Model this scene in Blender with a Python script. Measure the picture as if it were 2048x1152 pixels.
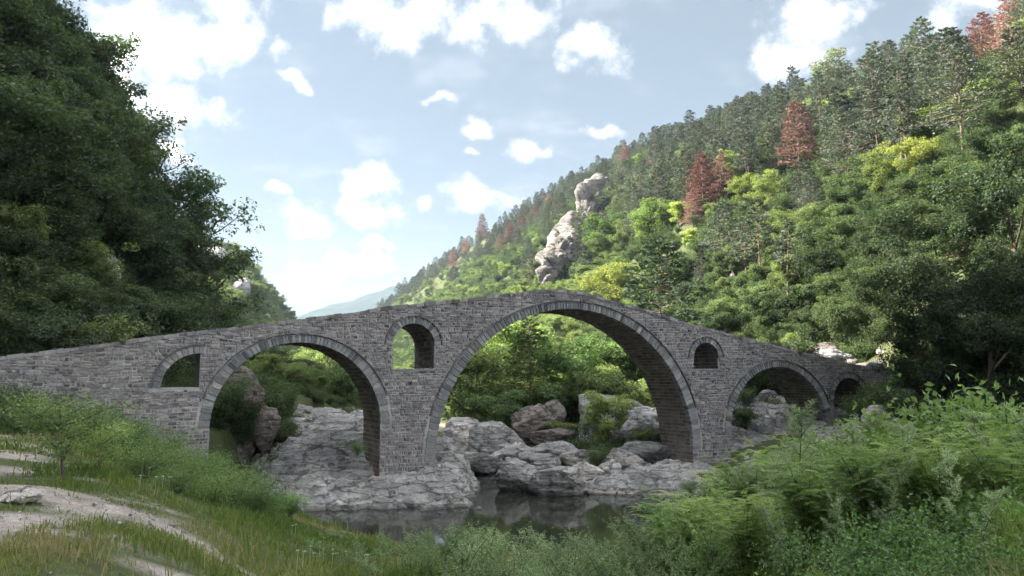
import bpy, bmesh, math, random
import numpy as np
from mathutils import Vector, Matrix

R = math.radians
scene = bpy.context.scene
for o in list(bpy.data.objects):
    bpy.data.objects.remove(o)
COL = scene.collection

# ------------------------------------------------------------------ camera
EYE = 6.3                      # metres above the river
F = 1607.0                     # focal length in pixels of a 2048 px wide picture
PITCH = math.atan((760 - 576) / F)
cam_d = bpy.data.cameras.new("camera")
cam_d.sensor_width = 36.0
cam_d.lens = F / 2048 * 36.0
cam_d.clip_start = 0.05
cam_d.clip_end = 9000
cam = bpy.data.objects.new("camera", cam_d)
COL.objects.link(cam)
cam.location = (0, 0, EYE)
cam.rotation_euler = (math.pi / 2 + PITCH, 0, 0)
scene.camera = cam

# ------------------------------------------------------------------ light
SUN_EL, SUN_AZ = R(37), R(-82)         # azimuth from +Y, clockwise seen from above
S_DIR = Vector((math.sin(SUN_AZ) * math.cos(SUN_EL), math.cos(SUN_AZ) * math.cos(SUN_EL), math.sin(SUN_EL)))
sun_d = bpy.data.lights.new("sun", 'SUN')
sun_d.energy = 4.0
sun_d.angle = R(0.55)
sun_d.color = (1.0, 0.93, 0.82)
sun = bpy.data.objects.new("sun", sun_d)
COL.objects.link(sun)
sun.rotation_euler = (-S_DIR).to_track_quat('-Z', 'Y').to_euler()
sun.location = (-200, 0, 200)

scene.view_settings.view_transform = 'Standard'
scene.view_settings.look = 'None'
scene.view_settings.gamma = 1.0
scene.view_settings.use_curve_mapping = False
scene.view_settings.exposure = 2.75
scene.render.engine = 'CYCLES'
cy = scene.cycles
cy.max_bounces = 5
cy.diffuse_bounces = 4
cy.glossy_bounces = 2
cy.transmission_bounces = 3
cy.transparent_max_bounces = 4
cy.volume_bounces = 0
cy.use_denoising = True
try:
    cy.denoiser = 'OPENIMAGEDENOISE'
    cy.denoising_input_passes = 'RGB_ALBEDO_NORMAL'
    cy.denoising_prefilter = 'ACCURATE'
except Exception:
    pass
cy.use_adaptive_sampling = True
cy.adaptive_threshold = 0.02
cy.caustics_reflective = False
cy.caustics_refractive = False
cy.sample_clamp_indirect = 4.0

# ------------------------------------------------------------------ sky with cumulus clouds
def pix_dir(px, py):
    a, b = (px - 1024) / F, (576 - py) / F
    v = np.array([a, math.cos(PITCH) - b * math.sin(PITCH), math.sin(PITCH) + b * math.cos(PITCH)])
    return v / np.linalg.norm(v)

world = bpy.data.worlds.new("World")
scene.world = world
world.use_nodes = True
nt = world.node_tree
nt.nodes.clear()

class NT:
    """short-hand for building node trees"""
    def __init__(self, tree):
        self.t = tree
    def n(self, typ, **kw):
        nd = self.t.nodes.new(typ)
        for k, v in kw.items():
            setattr(nd, k, v)
        return nd
    def link(self, a, b):
        self.t.links.new(a, b)
    def put(self, sock, v):
        if hasattr(v, 'is_output'):
            self.t.links.new(v, sock)
        elif v is not None:
            sock.default_value = v
    def math(self, op, a, b=None, c=None, clamp=False):
        nd = self.n('ShaderNodeMath', operation=op, use_clamp=clamp)
        for i, v in enumerate((a, b, c)):
            if v is not None:
                self.put(nd.inputs[i], v)
        return nd.outputs[0]
    def vmath(self, op, a, b=None):
        nd = self.n('ShaderNodeVectorMath', operation=op)
        self.put(nd.inputs[0], a)
        if b is not None:
            self.put(nd.inputs[1], b)
        return nd.outputs['Value'] if op in ('LENGTH', 'DOT_PRODUCT') else nd.outputs[0]
    def noise(self, vec, scale, detail=4, rough=0.55, dist=0.0):
        nd = self.n('ShaderNodeTexNoise')
        if vec is not None:
            self.put(nd.inputs['Vector'], vec)
        nd.inputs['Scale'].default_value = scale
        nd.inputs['Detail'].default_value = detail
        nd.inputs['Roughness'].default_value = rough
        nd.inputs['Distortion'].default_value = dist
        return nd
    def ramp(self, fac, stops, interp='LINEAR'):
        nd = self.n('ShaderNodeValToRGB')
        el = nd.color_ramp.elements
        nd.color_ramp.interpolation = interp
        while len(el) < len(stops):
            el.new(0.5)
        for e, (p, c) in zip(el, stops):
            e.position = p
            e.color = (*c, 1) if len(c) == 3 else c
        self.put(nd.inputs[0], fac)
        return nd.outputs[0]
    def mix(self, fac, a, b, blend='MIX'):
        nd = self.n('ShaderNodeMix', data_type='RGBA', blend_type=blend)
        self.put(nd.inputs[0], fac)
        self.put(nd.inputs[6], (*a, 1) if isinstance(a, tuple) and len(a) == 3 else a)
        self.put(nd.inputs[7], (*b, 1) if isinstance(b, tuple) and len(b) == 3 else b)
        return nd.outputs[2]
    def smooth(self, x, lo, hi):
        nd = self.n('ShaderNodeMapRange', interpolation_type='SMOOTHSTEP')
        self.put(nd.inputs[0], x)
        nd.inputs[1].default_value = lo
        nd.inputs[2].default_value = hi
        return nd.outputs[0]

w = NT(nt)
sky = w.n('ShaderNodeTexSky', sky_type='NISHITA', sun_disc=False)
sky.sun_elevation = SUN_EL
sky.sun_rotation = SUN_AZ
sky.altitude = 600
sky.air_density = 1.1
sky.dust_density = 2.2
sky.ozone_density = 2.0
tc = w.n('ShaderNodeTexCoord')
sep = w.n('ShaderNodeSeparateXYZ')
w.link(tc.outputs['Generated'], sep.inputs[0])
gx, gy, gz = sep.outputs
az = w.math('ARCTAN2', gx, gy)
el = w.math('ARCSINE', gz)
comb = w.n('ShaderNodeCombineXYZ')
w.put(comb.inputs[0], az)
w.put(comb.inputs[1], el)
warp = w.noise(tc.outputs['Generated'], 11.0, 3, 0.6)
off = w.vmath('SCALE', w.vmath('SUBTRACT', warp.outputs['Color'], (0.5, 0.5, 0.5)))
off.node.inputs[3].default_value = 0.085
pos = w.vmath('ADD', comb.outputs[0], off)
CLOUDS = [(300, 70, 130, 100), (235, 120, 90, 90), (345, 205, 130, 55), (250, 190, 80, 60), (450, 90, 115, 65), (440, 15, 90, 45),
          (720, 15, 110, 50), (830, 45, 140, 70), (920, 85, 80, 50), (1040, 20, 160, 60), (1175, 105, 88, 52),
          (945, 256, 62, 30), (1062, 296, 68, 36), (955, 317, 30, 18), (742, 365, 84, 44), (618, 442, 80, 42), (735, 430, 85, 34),
          (945, 397, 98, 42), (560, 395, 36, 20), (720, 540, 180, 38), (640, 555, 90, 26), (770, 490, 50, 22), (590, 160, 40, 20),
          (1640, 40, 120, 75), (1580, 100, 90, 55), (1200, 280, 60, 26), (355, 290, 45, 42), (880, 200, 45, 20), (835, 405, 26, 20),
          (560, 110, 40, 30), (1950, 20, 110, 40), (700, 410, 60, 30)]
dens = None
for (px, py, rx, ry) in CLOUDS:
    v = pix_dir(px, py)
    a0, e0 = math.atan2(v[0], v[1]), math.asin(v[2])
    q = w.vmath('MULTIPLY', w.vmath('SUBTRACT', pos, (a0, e0, 0)), (F / (rx * .92), F / (ry * .92), 0))
    m = w.math('SUBTRACT', 1.0, w.vmath('LENGTH', q))
    dens = m if dens is None else w.math('MAXIMUM', dens, m)
# the rest of the sky, outside the picture, carries the same kind of scattered cumulus
pl = w.n('ShaderNodeCombineXYZ')
zz = w.math('ADD', w.math('MAXIMUM', gz, 0.0), 0.18)
w.put(pl.inputs[0], w.math('DIVIDE', gx, zz))
w.put(pl.inputs[1], w.math('DIVIDE', gy, zz))
gen = w.noise(pl.outputs[0], 1.7, 2, 0.55)
gen_d = w.math('MULTIPLY', w.math('SUBTRACT', gen.outputs[0], 0.50), 9.0)
win = w.math('MULTIPLY', w.smooth(w.math('ABSOLUTE', az), 0.78, 0.62), w.smooth(el, 0.62, 0.5))
gen_d = w.math('SUBTRACT', w.math('MINIMUM', gen_d, 1.0), w.math('MULTIPLY', win, 3.0))
dens = w.math('MAXIMUM', dens, gen_d)
fine = w.noise(tc.outputs['Generated'], 24.0, 5, 0.66)
dens = w.math('ADD', dens, w.math('MULTIPLY', w.math('SUBTRACT', fine.outputs[0], 0.5), 2.1))
cover = w.smooth(dens, 0.0, 0.75)
body = w.smooth(dens, 0.55, 1.35)
wisp = w.noise(pl.outputs[0], 4.0, 3, 0.65)
cover = w.math('MAXIMUM', cover, w.math('MULTIPLY', w.smooth(wisp.outputs[0], 0.48, 0.8), 0.30))
haze_c = w.mix(1.0, w.mix(0.45, sky.outputs[0], (5.4, 6.2, 6.7)), (0.30, 0.305, 0.30), 'MULTIPLY')     # thin summer veil over the blue
rim = w.mix(w.smooth(fine.outputs[0], 0.35, 0.65), (2.75, 2.9, 3.05), (3.3, 3.35, 3.4))
cl_col = w.mix(body, rim, (44.0, 43.2, 42.4))
fin = w.mix(cover, haze_c, cl_col)
bg = w.n('ShaderNodeBackground')
w.link(fin, bg.inputs[0])
bg.inputs[1].default_value = 0.055
world.cycles.sampling_method = 'MANUAL'
world.cycles.sample_map_resolution = 512
wo = w.n('ShaderNodeOutputWorld')
w.link(bg.outputs[0], wo.inputs[0])

# ------------------------------------------------------------------ noise in numpy
def _h(ix, iy, iz, seed):
    n = (ix.astype(np.int64) * 374761393 + iy.astype(np.int64) * 668265263 + iz.astype(np.int64) * 2147483647 + seed * 1274126177) & 0xFFFFFFFF
    n = ((n ^ (n >> 13)) * 1274126177) & 0xFFFFFFFF
    n = ((n ^ (n >> 16)) * 2246822519) & 0xFFFFFFFF
    return ((n ^ (n >> 13)) & 0xFFFFFF) / float(0x1000000)

def vnoise(p, seed=0):
    p = np.asarray(p, float)
    i = np.floor(p).astype(np.int64)
    f = p - i
    f = f * f * f * (f * (f * 6 - 15) + 10)
    r = 0
    for dx in (0, 1):
        for dy in (0, 1):
            for dz in (0, 1):
                wgt = (f[..., 0] if dx else 1 - f[..., 0]) * (f[..., 1] if dy else 1 - f[..., 1]) * (f[..., 2] if dz else 1 - f[..., 2])
                r = r + wgt * _h(i[..., 0] + dx, i[..., 1] + dy, i[..., 2] + dz, seed)
    return r * 2 - 1

def fbm(p, octv=4, seed=0, gain=0.5):
    p = np.asarray(p, float)
    a, s, r = 1.0, 1.0, 0
    for k in range(octv):
        r = r + a * vnoise(p * s + 17.3 * k, seed + k * 31)
        a *= gain
        s *= 2.03
    return r

def fbm2(x, y, sc, octv=4, seed=0, gain=0.5):
    return fbm(np.stack([np.asarray(x) / sc, np.asarray(y) / sc, np.zeros_like(np.asarray(x, float))], -1), octv, seed, gain)

def worley(p, seed=0):
    """distance to the two nearest cell points"""
    i = np.floor(p).astype(np.int64)
    f1 = np.full(p.shape[:-1], 9.0)
    f2 = np.full(p.shape[:-1], 9.0)
    for dx in (-1, 0, 1):
        for dy in (-1, 0, 1):
            for dz in (-1, 0, 1):
                c = i + np.array([dx, dy, dz])
                q = np.stack([_h(c[..., 0], c[..., 1], c[..., 2], seed + k) for k in (1, 2, 3)], -1) + c
                d = np.linalg.norm(q - p, axis=-1)
                f2 = np.where(d < f1, f1, np.minimum(f2, d))
                f1 = np.minimum(f1, d)
    return f1, f2

def sstep(x, a, b):
    t = np.clip((x - a) / (b - a), 0, 1)
    return t * t * (3 - 2 * t)

# ------------------------------------------------------------------ mesh helpers
def mesh_np(name, verts, faces, mats=(), col=None, smooth=False, midx=None):
    """faces: (N,3) or (N,4) integer array, or a list of such arrays"""
    me = bpy.data.meshes.new(name)
    verts = np.asarray(verts, np.float32).reshape(-1, 3)
    if not isinstance(faces, list):
        faces = [faces]
    faces = [np.asarray(f, np.int32) for f in faces if len(f)]
    tot = np.concatenate([np.full(len(f), f.shape[1], np.int32) for f in faces])
    loops = np.concatenate([f.ravel() for f in faces])
    me.vertices.add(len(verts))
    me.vertices.foreach_set('co', verts.ravel())
    me.loops.add(len(loops))
    me.loops.foreach_set('vertex_index', loops)
    me.polygons.add(len(tot))
    st = np.zeros(len(tot), np.int32)
    st[1:] = np.cumsum(tot)[:-1]
    me.polygons.foreach_set('loop_start', st)
    me.polygons.foreach_set('loop_total', tot)
    if midx is not None:
        me.polygons.foreach_set('material_index', np.asarray(midx, np.int32))
    me.polygons.foreach_set('use_smooth', np.full(len(tot), bool(smooth)))
    for m in mats:
        me.materials.append(m)
    if col is not None:
        at = me.attributes.new('tint', 'FLOAT', 'POINT')
        at.data.foreach_set('value', np.asarray(col, np.float32).ravel())
    me.update(calc_edges=True)
    me.validate()
    return me

def link(name, me, parent=None, loc=None, **props):
    o = bpy.data.objects.new(name, me)
    COL.objects.link(o)
    if parent is not None:
        o.parent = parent
    if loc is not None:
        o.location = loc
    for k, v in props.items():
        o[k] = v
    return o

class Geo:
    """collects vertices and faces; every piece may carry a tint"""
    def __init__(self):
        self.v, self.f4, self.f3, self.c, self.n = [], [], [], [], 0
    def add(self, v, f4=None, f3=None, tint=0.5):
        v = np.asarray(v, float).reshape(-1, 3)
        self.v.append(v)
        if f4 is not None and len(f4):
            self.f4.append(np.asarray(f4, np.int64).reshape(-1, 4) + self.n)
        if f3 is not None and len(f3):
            self.f3.append(np.asarray(f3, np.int64).reshape(-1, 3) + self.n)
        t = np.asarray(tint, float)
        self.c.append(np.full(len(v), float(t)) if t.ndim == 0 else t)
        self.n += len(v)
    def mesh(self, name, mats, smooth=False):
        fs = []
        if self.f4:
            fs.append(np.concatenate(self.f4))
        if self.f3:
            fs.append(np.concatenate(self.f3))
        return mesh_np(name, np.concatenate(self.v), fs, mats, np.concatenate(self.c), smooth)

def tube(g, pts, radii, sides=6, tint=0.5):
    pts = np.asarray(pts, float)
    n = len(pts)
    rings = []
    for i in range(n):
        t = pts[min(i + 1, n - 1)] - pts[max(i - 1, 0)]
        t = t / (np.linalg.norm(t) + 1e-9)
        h = np.array([1.0, 0, 0]) if abs(t[0]) < 0.8 else np.array([0, 1.0, 0])
        b = np.cross(t, h); b /= np.linalg.norm(b)
        c = np.cross(t, b)
        an = np.arange(sides) * 2 * math.pi / sides
        rings.append(pts[i] + radii[i] * (np.cos(an)[:, None] * b + np.sin(an)[:, None] * c))
    v = np.concatenate(rings)
    f = []
    for i in range(n - 1):
        for k in range(sides):
            k2 = (k + 1) % sides
            f.append((i * sides + k, i * sides + k2, (i + 1) * sides + k2, (i + 1) * sides + k))
    g.add(v, f, tint=tint)

def leaves(g, c, t, nrm, ln, wd, tint, fold=0.12):
    """rhombic leaf cards: centre, tip direction, normal, length, width (arrays)"""
    c = np.asarray(c, float); t = np.asarray(t, float); nrm = np.asarray(nrm, float)
    N = len(c)
    t = t / (np.linalg.norm(t, axis=1, keepdims=True) + 1e-9)
    b = np.cross(nrm, t)
    b /= (np.linalg.norm(b, axis=1, keepdims=True) + 1e-9)
    n2 = np.cross(t, b)
    ln = np.broadcast_to(np.asarray(ln, float), (N,))[:, None]
    wd = np.broadcast_to(np.asarray(wd, float), (N,))[:, None]
    up = n2 * wd * fold
    V = np.stack([c - t * ln * .5, c + b * wd * .5 - t * ln * .05 + up, c + t * ln * .5 - up, c - b * wd * .5 - t * ln * .05 + up], 1)
    idx = np.arange(N)[:, None] * 4
    f = np.concatenate([idx + np.array([0, 1, 2]), idx + np.array([0, 2, 3])])
    tn = np.broadcast_to(np.asarray(tint, float), (N,))
    g.add(V.reshape(-1, 3), None, f, np.repeat(tn, 4))

# ------------------------------------------------------------------ materials
def new_mat(name):
    m = bpy.data.materials.new(name)
    m.use_nodes = True
    m.node_tree.nodes.clear()
    k = NT(m.node_tree)
    out = k.n('ShaderNodeOutputMaterial')
    return m, k, out

def foliage_mat(name, base, rough=0.6, transl=0.42, var=0.6, use_obj=True, sat=0.80):
    """leaf surface: colour = object's own tint, lighter and darker leaves, some light passing through"""
    m, k, out = new_mat(name)
    at = k.n('ShaderNodeAttribute', attribute_name='tint')
    oi = k.n('ShaderNodeObjectInfo')
    colr = k.mix(1.0, oi.outputs['Color'], (2.0, 2.0, 2.4), 'MULTIPLY') if use_obj else (*base, 1)
    # young leaves yellower and lighter, old ones bluer and darker
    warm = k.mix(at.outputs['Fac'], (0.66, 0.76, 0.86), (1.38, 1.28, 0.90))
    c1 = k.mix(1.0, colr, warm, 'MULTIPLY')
    rv = k.n('ShaderNodeMapRange')
    k.put(rv.inputs[0], oi.outputs['Random'])
    rv.inputs[3].default_value = 1 - var * .5
    rv.inputs[4].default_value = 1 + var * .5
    hs = k.n('ShaderNodeHueSaturation')
    k.put(hs.inputs['Color'], c1)
    k.put(hs.inputs['Value'], rv.outputs[0])
    hs.inputs['Saturation'].default_value = sat
    hs.inputs['Fac'].default_value = 1.0
    bs = k.n('ShaderNodeBsdfPrincipled')
    k.put(bs.inputs['Base Color'], hs.outputs[0])
    bs.inputs['Roughness'].default_value = rough
    bs.inputs['Specular IOR Level'].default_value = 0.3 if transl > .2 else 0.08
    tr = k.n('ShaderNodeBsdfTranslucent')
    k.put(tr.inputs[0], k.mix(1.0, hs.outputs[0], (1.15, 1.40, 0.60), 'MULTIPLY'))
    mx = k.n('ShaderNodeMixShader')
    mx.inputs[0].default_value = transl
    k.link(bs.outputs[0], mx.inputs[1])
    k.link(tr.outputs[0], mx.inputs[2])
    k.link(mx.outputs[0], out.inputs[0])
    return m

def simple_mat(name, colr, rough=0.8, noise_sc=None, var=0.3, bump=0.0, bump_sc=20.0):
    m, k, out = new_mat(name)
    bs = k.n('ShaderNodeBsdfPrincipled')
    bs.inputs['Roughness'].default_value = rough
    bs.inputs['Specular IOR Level'].default_value = 0.25
    tcn = k.n('ShaderNodeTexCoord')
    if noise_sc:
        nz = k.noise(tcn.outputs['Object'], noise_sc, 5, 0.6)
        lo = tuple(c * (1 - var) for c in colr); hi = tuple(c * (1 + var) for c in colr)
        k.put(bs.inputs['Base Color'], k.ramp(nz.outputs[0], [(0.3, lo), (0.7, hi)]))
    else:
        bs.inputs['Base Color'].default_value = (*colr, 1)
    if bump:
        b = k.n('ShaderNodeBump')
        b.inputs['Strength'].default_value = bump
        b.inputs['Distance'].default_value = 0.05
        k.put(b.inputs['Height'], k.noise(tcn.outputs['Object'], bump_sc, 5, 0.65).outputs[0])
        k.link(b.outputs[0], bs.inputs['Normal'])
    k.link(bs.outputs[0], out.inputs[0])
    return m

M_LEAF = foliage_mat('leaf', (0.06, 0.10, 0.03))
M_NEEDLE = foliage_mat('needle', (0.05, 0.08, 0.05), transl=0.15, rough=0.7, sat=0.9)
M_FINE = foliage_mat('shrub_leaf', (0.06, 0.12, 0.03), transl=0.4, rough=0.5, var=0.35)
M_BARK = simple_mat('bark', (0.10, 0.08, 0.065), 0.9, 6, 0.4)
M_BARKP = simple_mat('pine_bark', (0.20, 0.15, 0.12), 0.9, 3, 0.4)
M_STEM = simple_mat('green_stem', (0.10, 0.12, 0.055), 0.8)

def rock_mat(name, dark, mid, light, lichen=0.35, sc=1.0, strata=(0.3, 0.15, 1.0)):
    m, k, out = new_mat(name)
    tcn = k.n('ShaderNodeTexCoord')
    geo = k.n('ShaderNodeNewGeometry')
    P = geo.outputs['Position']
    big = k.noise(P, 0.55 * sc, 6, 0.62)
    med = k.noise(P, 3.1 * sc, 6, 0.65, 0.4)
    mp = k.n('ShaderNodeMapping')
    k.put(mp.inputs[0], P)
    mp.inputs['Rotation'].default_value = (0.18, -0.22, 0.3)
    mp.inputs['Scale'].default_value = (0.6, 0.7, 3.2)
    st = k.noise(mp.outputs[0], 1.3 * sc, 5, 0.6, 0.6)
    fac = k.math('ADD', k.math('MULTIPLY', big.outputs[0], 0.45), k.math('ADD', k.math('MULTIPLY', med.outputs[0], 0.3), k.math('MULTIPLY', st.outputs[0], 0.25)))
    c = k.ramp(fac, [(0.34, dark), (0.5, mid), (0.62, light)])
    fin_ = k.noise(P, 22 * sc, 4, 0.7)
    c = k.mix(0.35, c, k.ramp(fin_.outputs[0], [(0.3, (0.25, 0.25, 0.25)), (0.7, (0.8, 0.8, 0.8))]), 'OVERLAY')
    # rust and lichen blotches
    bl = k.noise(P, 1.4 * sc, 4, 0.6)
    c = k.mix(k.math('MULTIPLY', k.smooth(bl.outputs[0], 0.56, 0.7), lichen), c, (0.20, 0.145, 0.105))
    bk = k.noise(P, 2.2 * sc, 5, 0.7, 1.0)
    c = k.mix(k.math('MULTIPLY', k.smooth(bk.outputs[0], 0.60, 0.67), 0.5), c, (0.045, 0.043, 0.045))
    vor = k.n('ShaderNodeTexVoronoi', feature='DISTANCE_TO_EDGE')
    k.put(vor.inputs['Vector'], k.vmath('ADD', mp.outputs[0], k.vmath('MULTIPLY', med.outputs['Color'], (0.9, 0.9, 0.9))))
    vor.inputs['Scale'].default_value = 0.8 * sc
    crack = k.smooth(vor.outputs['Distance'], 0.0, 0.05)
    c = k.mix(k.math('MULTIPLY', k.math('SUBTRACT', 1.0, crack), 0.45), c, (0.03, 0.028, 0.03))
    sz = k.n('ShaderNodeSeparateXYZ'); k.put(sz.inputs[0], P)
    wet = k.smooth(k.math('ADD', sz.outputs[2], k.math('MULTIPLY', med.outputs[0], 0.18)), 0.34, 0.12)
    c = k.mix(k.math('MULTIPLY', wet, 0.65), c, (0.05, 0.047, 0.04))
    bs = k.n('ShaderNodeBsdfPrincipled')
    k.put(bs.inputs['Base Color'], c)
    bs.inputs['Roughness'].default_value = 0.85
    bs.inputs['Specular IOR Level'].default_value = 0.25
    hgt = k.math('ADD', k.math('ADD', k.math('MULTIPLY', st.outputs[0], 0.9), k.math('MULTIPLY', med.outputs[0], 0.55)),
                 k.math('ADD', k.math('MULTIPLY', fin_.outputs[0], 0.16), k.math('MULTIPLY', crack, 0.35)))
    b = k.n('ShaderNodeBump')
    b.inputs['Strength'].default_value = 1.0
    b.inputs['Distance'].default_value = 0.3 / sc
    k.put(b.inputs['Height'], hgt)
    k.link(b.outputs[0], bs.inputs['Normal'])
    k.link(bs.outputs[0], out.inputs[0])
    return m

M_ROCK = rock_mat('river_rock', (0.13, 0.127, 0.128), (0.31, 0.304, 0.302), (0.50, 0.49, 0.48))
M_ROCKB = rock_mat('brown_rock', (0.07, 0.06, 0.055), (0.17, 0.152, 0.14), (0.30, 0.275, 0.255), lichen=0.6)
M_ROCKP = rock_mat('pale_rock', (0.25, 0.23, 0.215), (0.44, 0.415, 0.395), (0.60, 0.57, 0.545), lichen=0.3)
M_CRAG = rock_mat('crag_rock', (0.07, 0.064, 0.06), (0.19, 0.175, 0.16), (0.31, 0.288, 0.265), sc=0.38)

# ------------------------------------------------------------------ the lie of the land
# d: metres to the right of the valley axis, a: metres up the valley
def da(x, y):
    return 0.97 * x + 0.23 * y, -0.23 * x + 0.97 * y

LEFT_BANK = [(-150, 430), (-62, 262), (-30, 150), (-12, 95), (-4.2, 66), (-3.6, 52), (-2.6, 44), (-2.2, 41.2), (-9.2, 40.6), (-10.6, 39.4),
             (-7.6, 35), (-3.6, 30.2), (2, 27.5), (9, 25), (20, 21), (40, 16), (90, 4), (140, -10)]
RIGHT_BANK = [(150, 12), (95, 22), (60, 30), (34, 36), (22, 42), (15, 45.5), (9, 45.0), (4, 46.5), (1.5, 52), (0, 60), (-0.6, 67), (-7, 95), (-24, 150), (-56, 262), (-140, 430)]
RIVER = np.array(LEFT_BANK + RIGHT_BANK, float)

def seg_dist(x, y, poly, closed):
    d = np.full(np.shape(x), 1e9)
    n = len(poly)
    for i in range(n if closed else n - 1):
        ax, ay = poly[i]; bx, by = poly[(i + 1) % n]
        ex, ey = bx - ax, by - ay
        t = np.clip(((x - ax) * ex + (y - ay) * ey) / (ex * ex + ey * ey + 1e-9), 0, 1)
        d = np.minimum(d, np.hypot(x - ax - t * ex, y - ay - t * ey))
    return d

def in_poly(x, y, poly):
    c = np.zeros(np.shape(x), bool)
    n = len(poly)
    j = n - 1
    for i in range(n):
        xi, yi = poly[i]; xj, yj = poly[j]
        cond = ((yi > y) != (yj > y)) & (x < (xj - xi) * (y - yi) / (yj - yi + 1e-12) + xi)
        c ^= cond
        j = i
    return c

def slab_base(x, y):
    """bedrock shelf under the left arch, rising away from the pool"""
    front = 40.5 + np.clip(-11.0 - x, 0, 9) * 0.55
    h = 0.36 * np.clip(y - front, -3, 40)
    h = np.minimum(h, 2.6 + 0.10 * np.maximum(y - 46, 0))
    return h * sstep(x, -1.6, -3.6)

def height(x, y, detail=True):
    x = np.asarray(x, float); y = np.asarray(y, float)
    d, a = da(x, y)
    n1 = fbm2(x, y, 38.0, 4, 5)
    n2 = fbm2(x, y, 9.0, 3, 9)
    # right side: a rocky bank, then a steep wooded slope up to a crest
    bend = np.interp(a, [130, 328, 487, 696, 1200], [0, 18, 36, 47, 60])
    dr = d + bend
    zr = np.interp(dr, [4, 14, 20, 26, 31, 37, 42, 300], [0.1, 0.2, 0.45, 0.9, 2.3, 4.0, 7.2, 7.2 + 0.93 * 258])
    zc = np.interp(a, [-200, 80, 119, 200, 328, 487, 700, 1200], [54, 54, 61, 78, 98, 97, 87, 70])
    zr = zr + sstep(dr, 42, 70) * (n1 * 5.0 + n2 * 1.2)
    kk = 6.0
    zr = -kk * np.log(np.exp(-np.minimum(zr, zc + 60) / kk) + np.exp(-(zc + 0.10 * (dr - 100) * (dr > 100)) / kk))
    # left side: level bank with a path, then the steep shaded slope
    base = np.interp(a, [-200, 25, 46, 72, 84, 103, 119, 200, 300, 420, 700], [-22, -22, -12.5, -12.5, -10.5, -11.5, -22, -21, -5, 8, 8])
    rise = np.maximum(base - d, 0)
    zcl = np.interp(a, [-200, 0, 104, 118, 135, 250, 330, 420, 700], [120, 125, 125, 60, 28, 24, 40, 62, 62])  # unseen crest beyond the spur is shaped low to let sun into the valley
    hill = 1.40 * rise + sstep(rise, 2, 14) * (n1 * 3.5 + n2 * 1.5)
    hill = -kk * np.log(np.exp(-np.minimum(hill, zcl + 60) / kk) + np.exp(-zcl / kk))
    hill = np.maximum(hill, 0)
    flat = np.interp(a, [-60, 0, 30, 44, 60, 120], [4.7, 4.65, 4.3, 4.6, 5.5, 5.5])
    zl = flat + np.clip((-6 - d) * 0.09, 0, 1.3) + hill
    # river channel between them
    inside = in_poly(x, y, RIVER)
    sd = seg_dist(x, y, RIVER, True)
    mid = np.interp(y, [-50, 25, 44, 66, 95, 150, 262, 430], [0, 0, 0, -2.4, -9.5, -27, -59, -145])
    dl = seg_dist(x, y, np.array(LEFT_BANK), False)
    dr2 = seg_dist(x, y, np.array(RIGHT_BANK), False)
    left = dl < dr2
    smin = lambda p_, q_: 0.5 * (p_ + q_ - np.sqrt((p_ - q_) ** 2 + 1.2))
    z = np.where(left, smin(zl + .25, 0.20 + np.where(y < 39, np.interp(x, [-12, -4, 2.0, 7.0], [0.45, 0.2, 0.2, 0.42]), 0.45) * sd + 1.6 * np.maximum(rise - 1, 0)), np.minimum(zr, 0.05 + 0.40 * sd + 1.2 * np.maximum(dr - 40, 0)))
    shelf = (x > -15.5) & (x < -1.0) & (y > 39) & (y < 60) & left
    z = np.where(shelf, np.minimum(z, np.maximum(slab_base(x, y) - 0.45, -0.4)), z)
    z = np.where(inside, -np.minimum(0.5 * sd, 1.4) - 0.05, z)
    if detail:
        amp = np.where(inside, 0.1, np.clip(sd * 0.12, 0, 0.16)) * np.where(left & (y < 36) & (x > -30), 0.4, 1.0)
        z = z + amp * fbm2(x, y, 2.3, 3, 21) + amp * 0.5 * fbm2(x, y, 0.9, 2, 22)
    return z

def hgt(x, y):
    return float(height(np.array([x]), np.array([y]))[0])

def ray_ground(px, py, tmax=900):
    """where a line of sight meets the ground"""
    v = pix_dir(px, py)
    t = np.concatenate([np.arange(4, 80, 0.25), np.arange(80, tmax, 1.0)])
    P = np.array([0, 0, EYE]) + t[:, None] * v
    h = height(P[:, 0], P[:, 1], False)
    k = np.argmax(P[:, 2] < h)
    if P[k, 2] < h[k]:
        return P[k]
    far = (t > 60) & (t < 520)              # a line that just misses the ridge: the nearest crest point
    k = np.argmin(np.where(far, (P[:, 2] - h) / t, 9e9))
    return np.array([P[k, 0], P[k, 1], h[k]])

def at(px, py, Y):
    v = pix_dir(px, py)
    return np.array([0, 0, EYE]) + v * (Y / v[1])

# ------------------------------------------------------------------ ground sheet
def rng(*spans):
    return np.unique(np.concatenate([np.arange(a, b, s) for a, b, s in spans]))
gx_ = rng((-1500, -200, 60), (-200, -60, 5), (-60, -24, 1.5), (-24, 30, 0.45), (30, 70, 1.5), (70, 220, 5), (220, 1500, 60))
gy_ = rng((-400, -20, 20), (-20, 4, 2), (4, 66, 0.45), (66, 130, 1.6), (130, 300, 5), (300, 760, 12), (760, 3400, 120))
GX, GY = np.meshgrid(gx_, gy_)
GZ = height(GX, GY)
nx, ny = len(gx_), len(gy_)
I = np.arange(nx * ny).reshape(ny, nx)
quads = np.stack([I[:-1, :-1], I[:-1, 1:], I[1:, 1:], I[1:, :-1]], -1).reshape(-1, 4)

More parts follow.
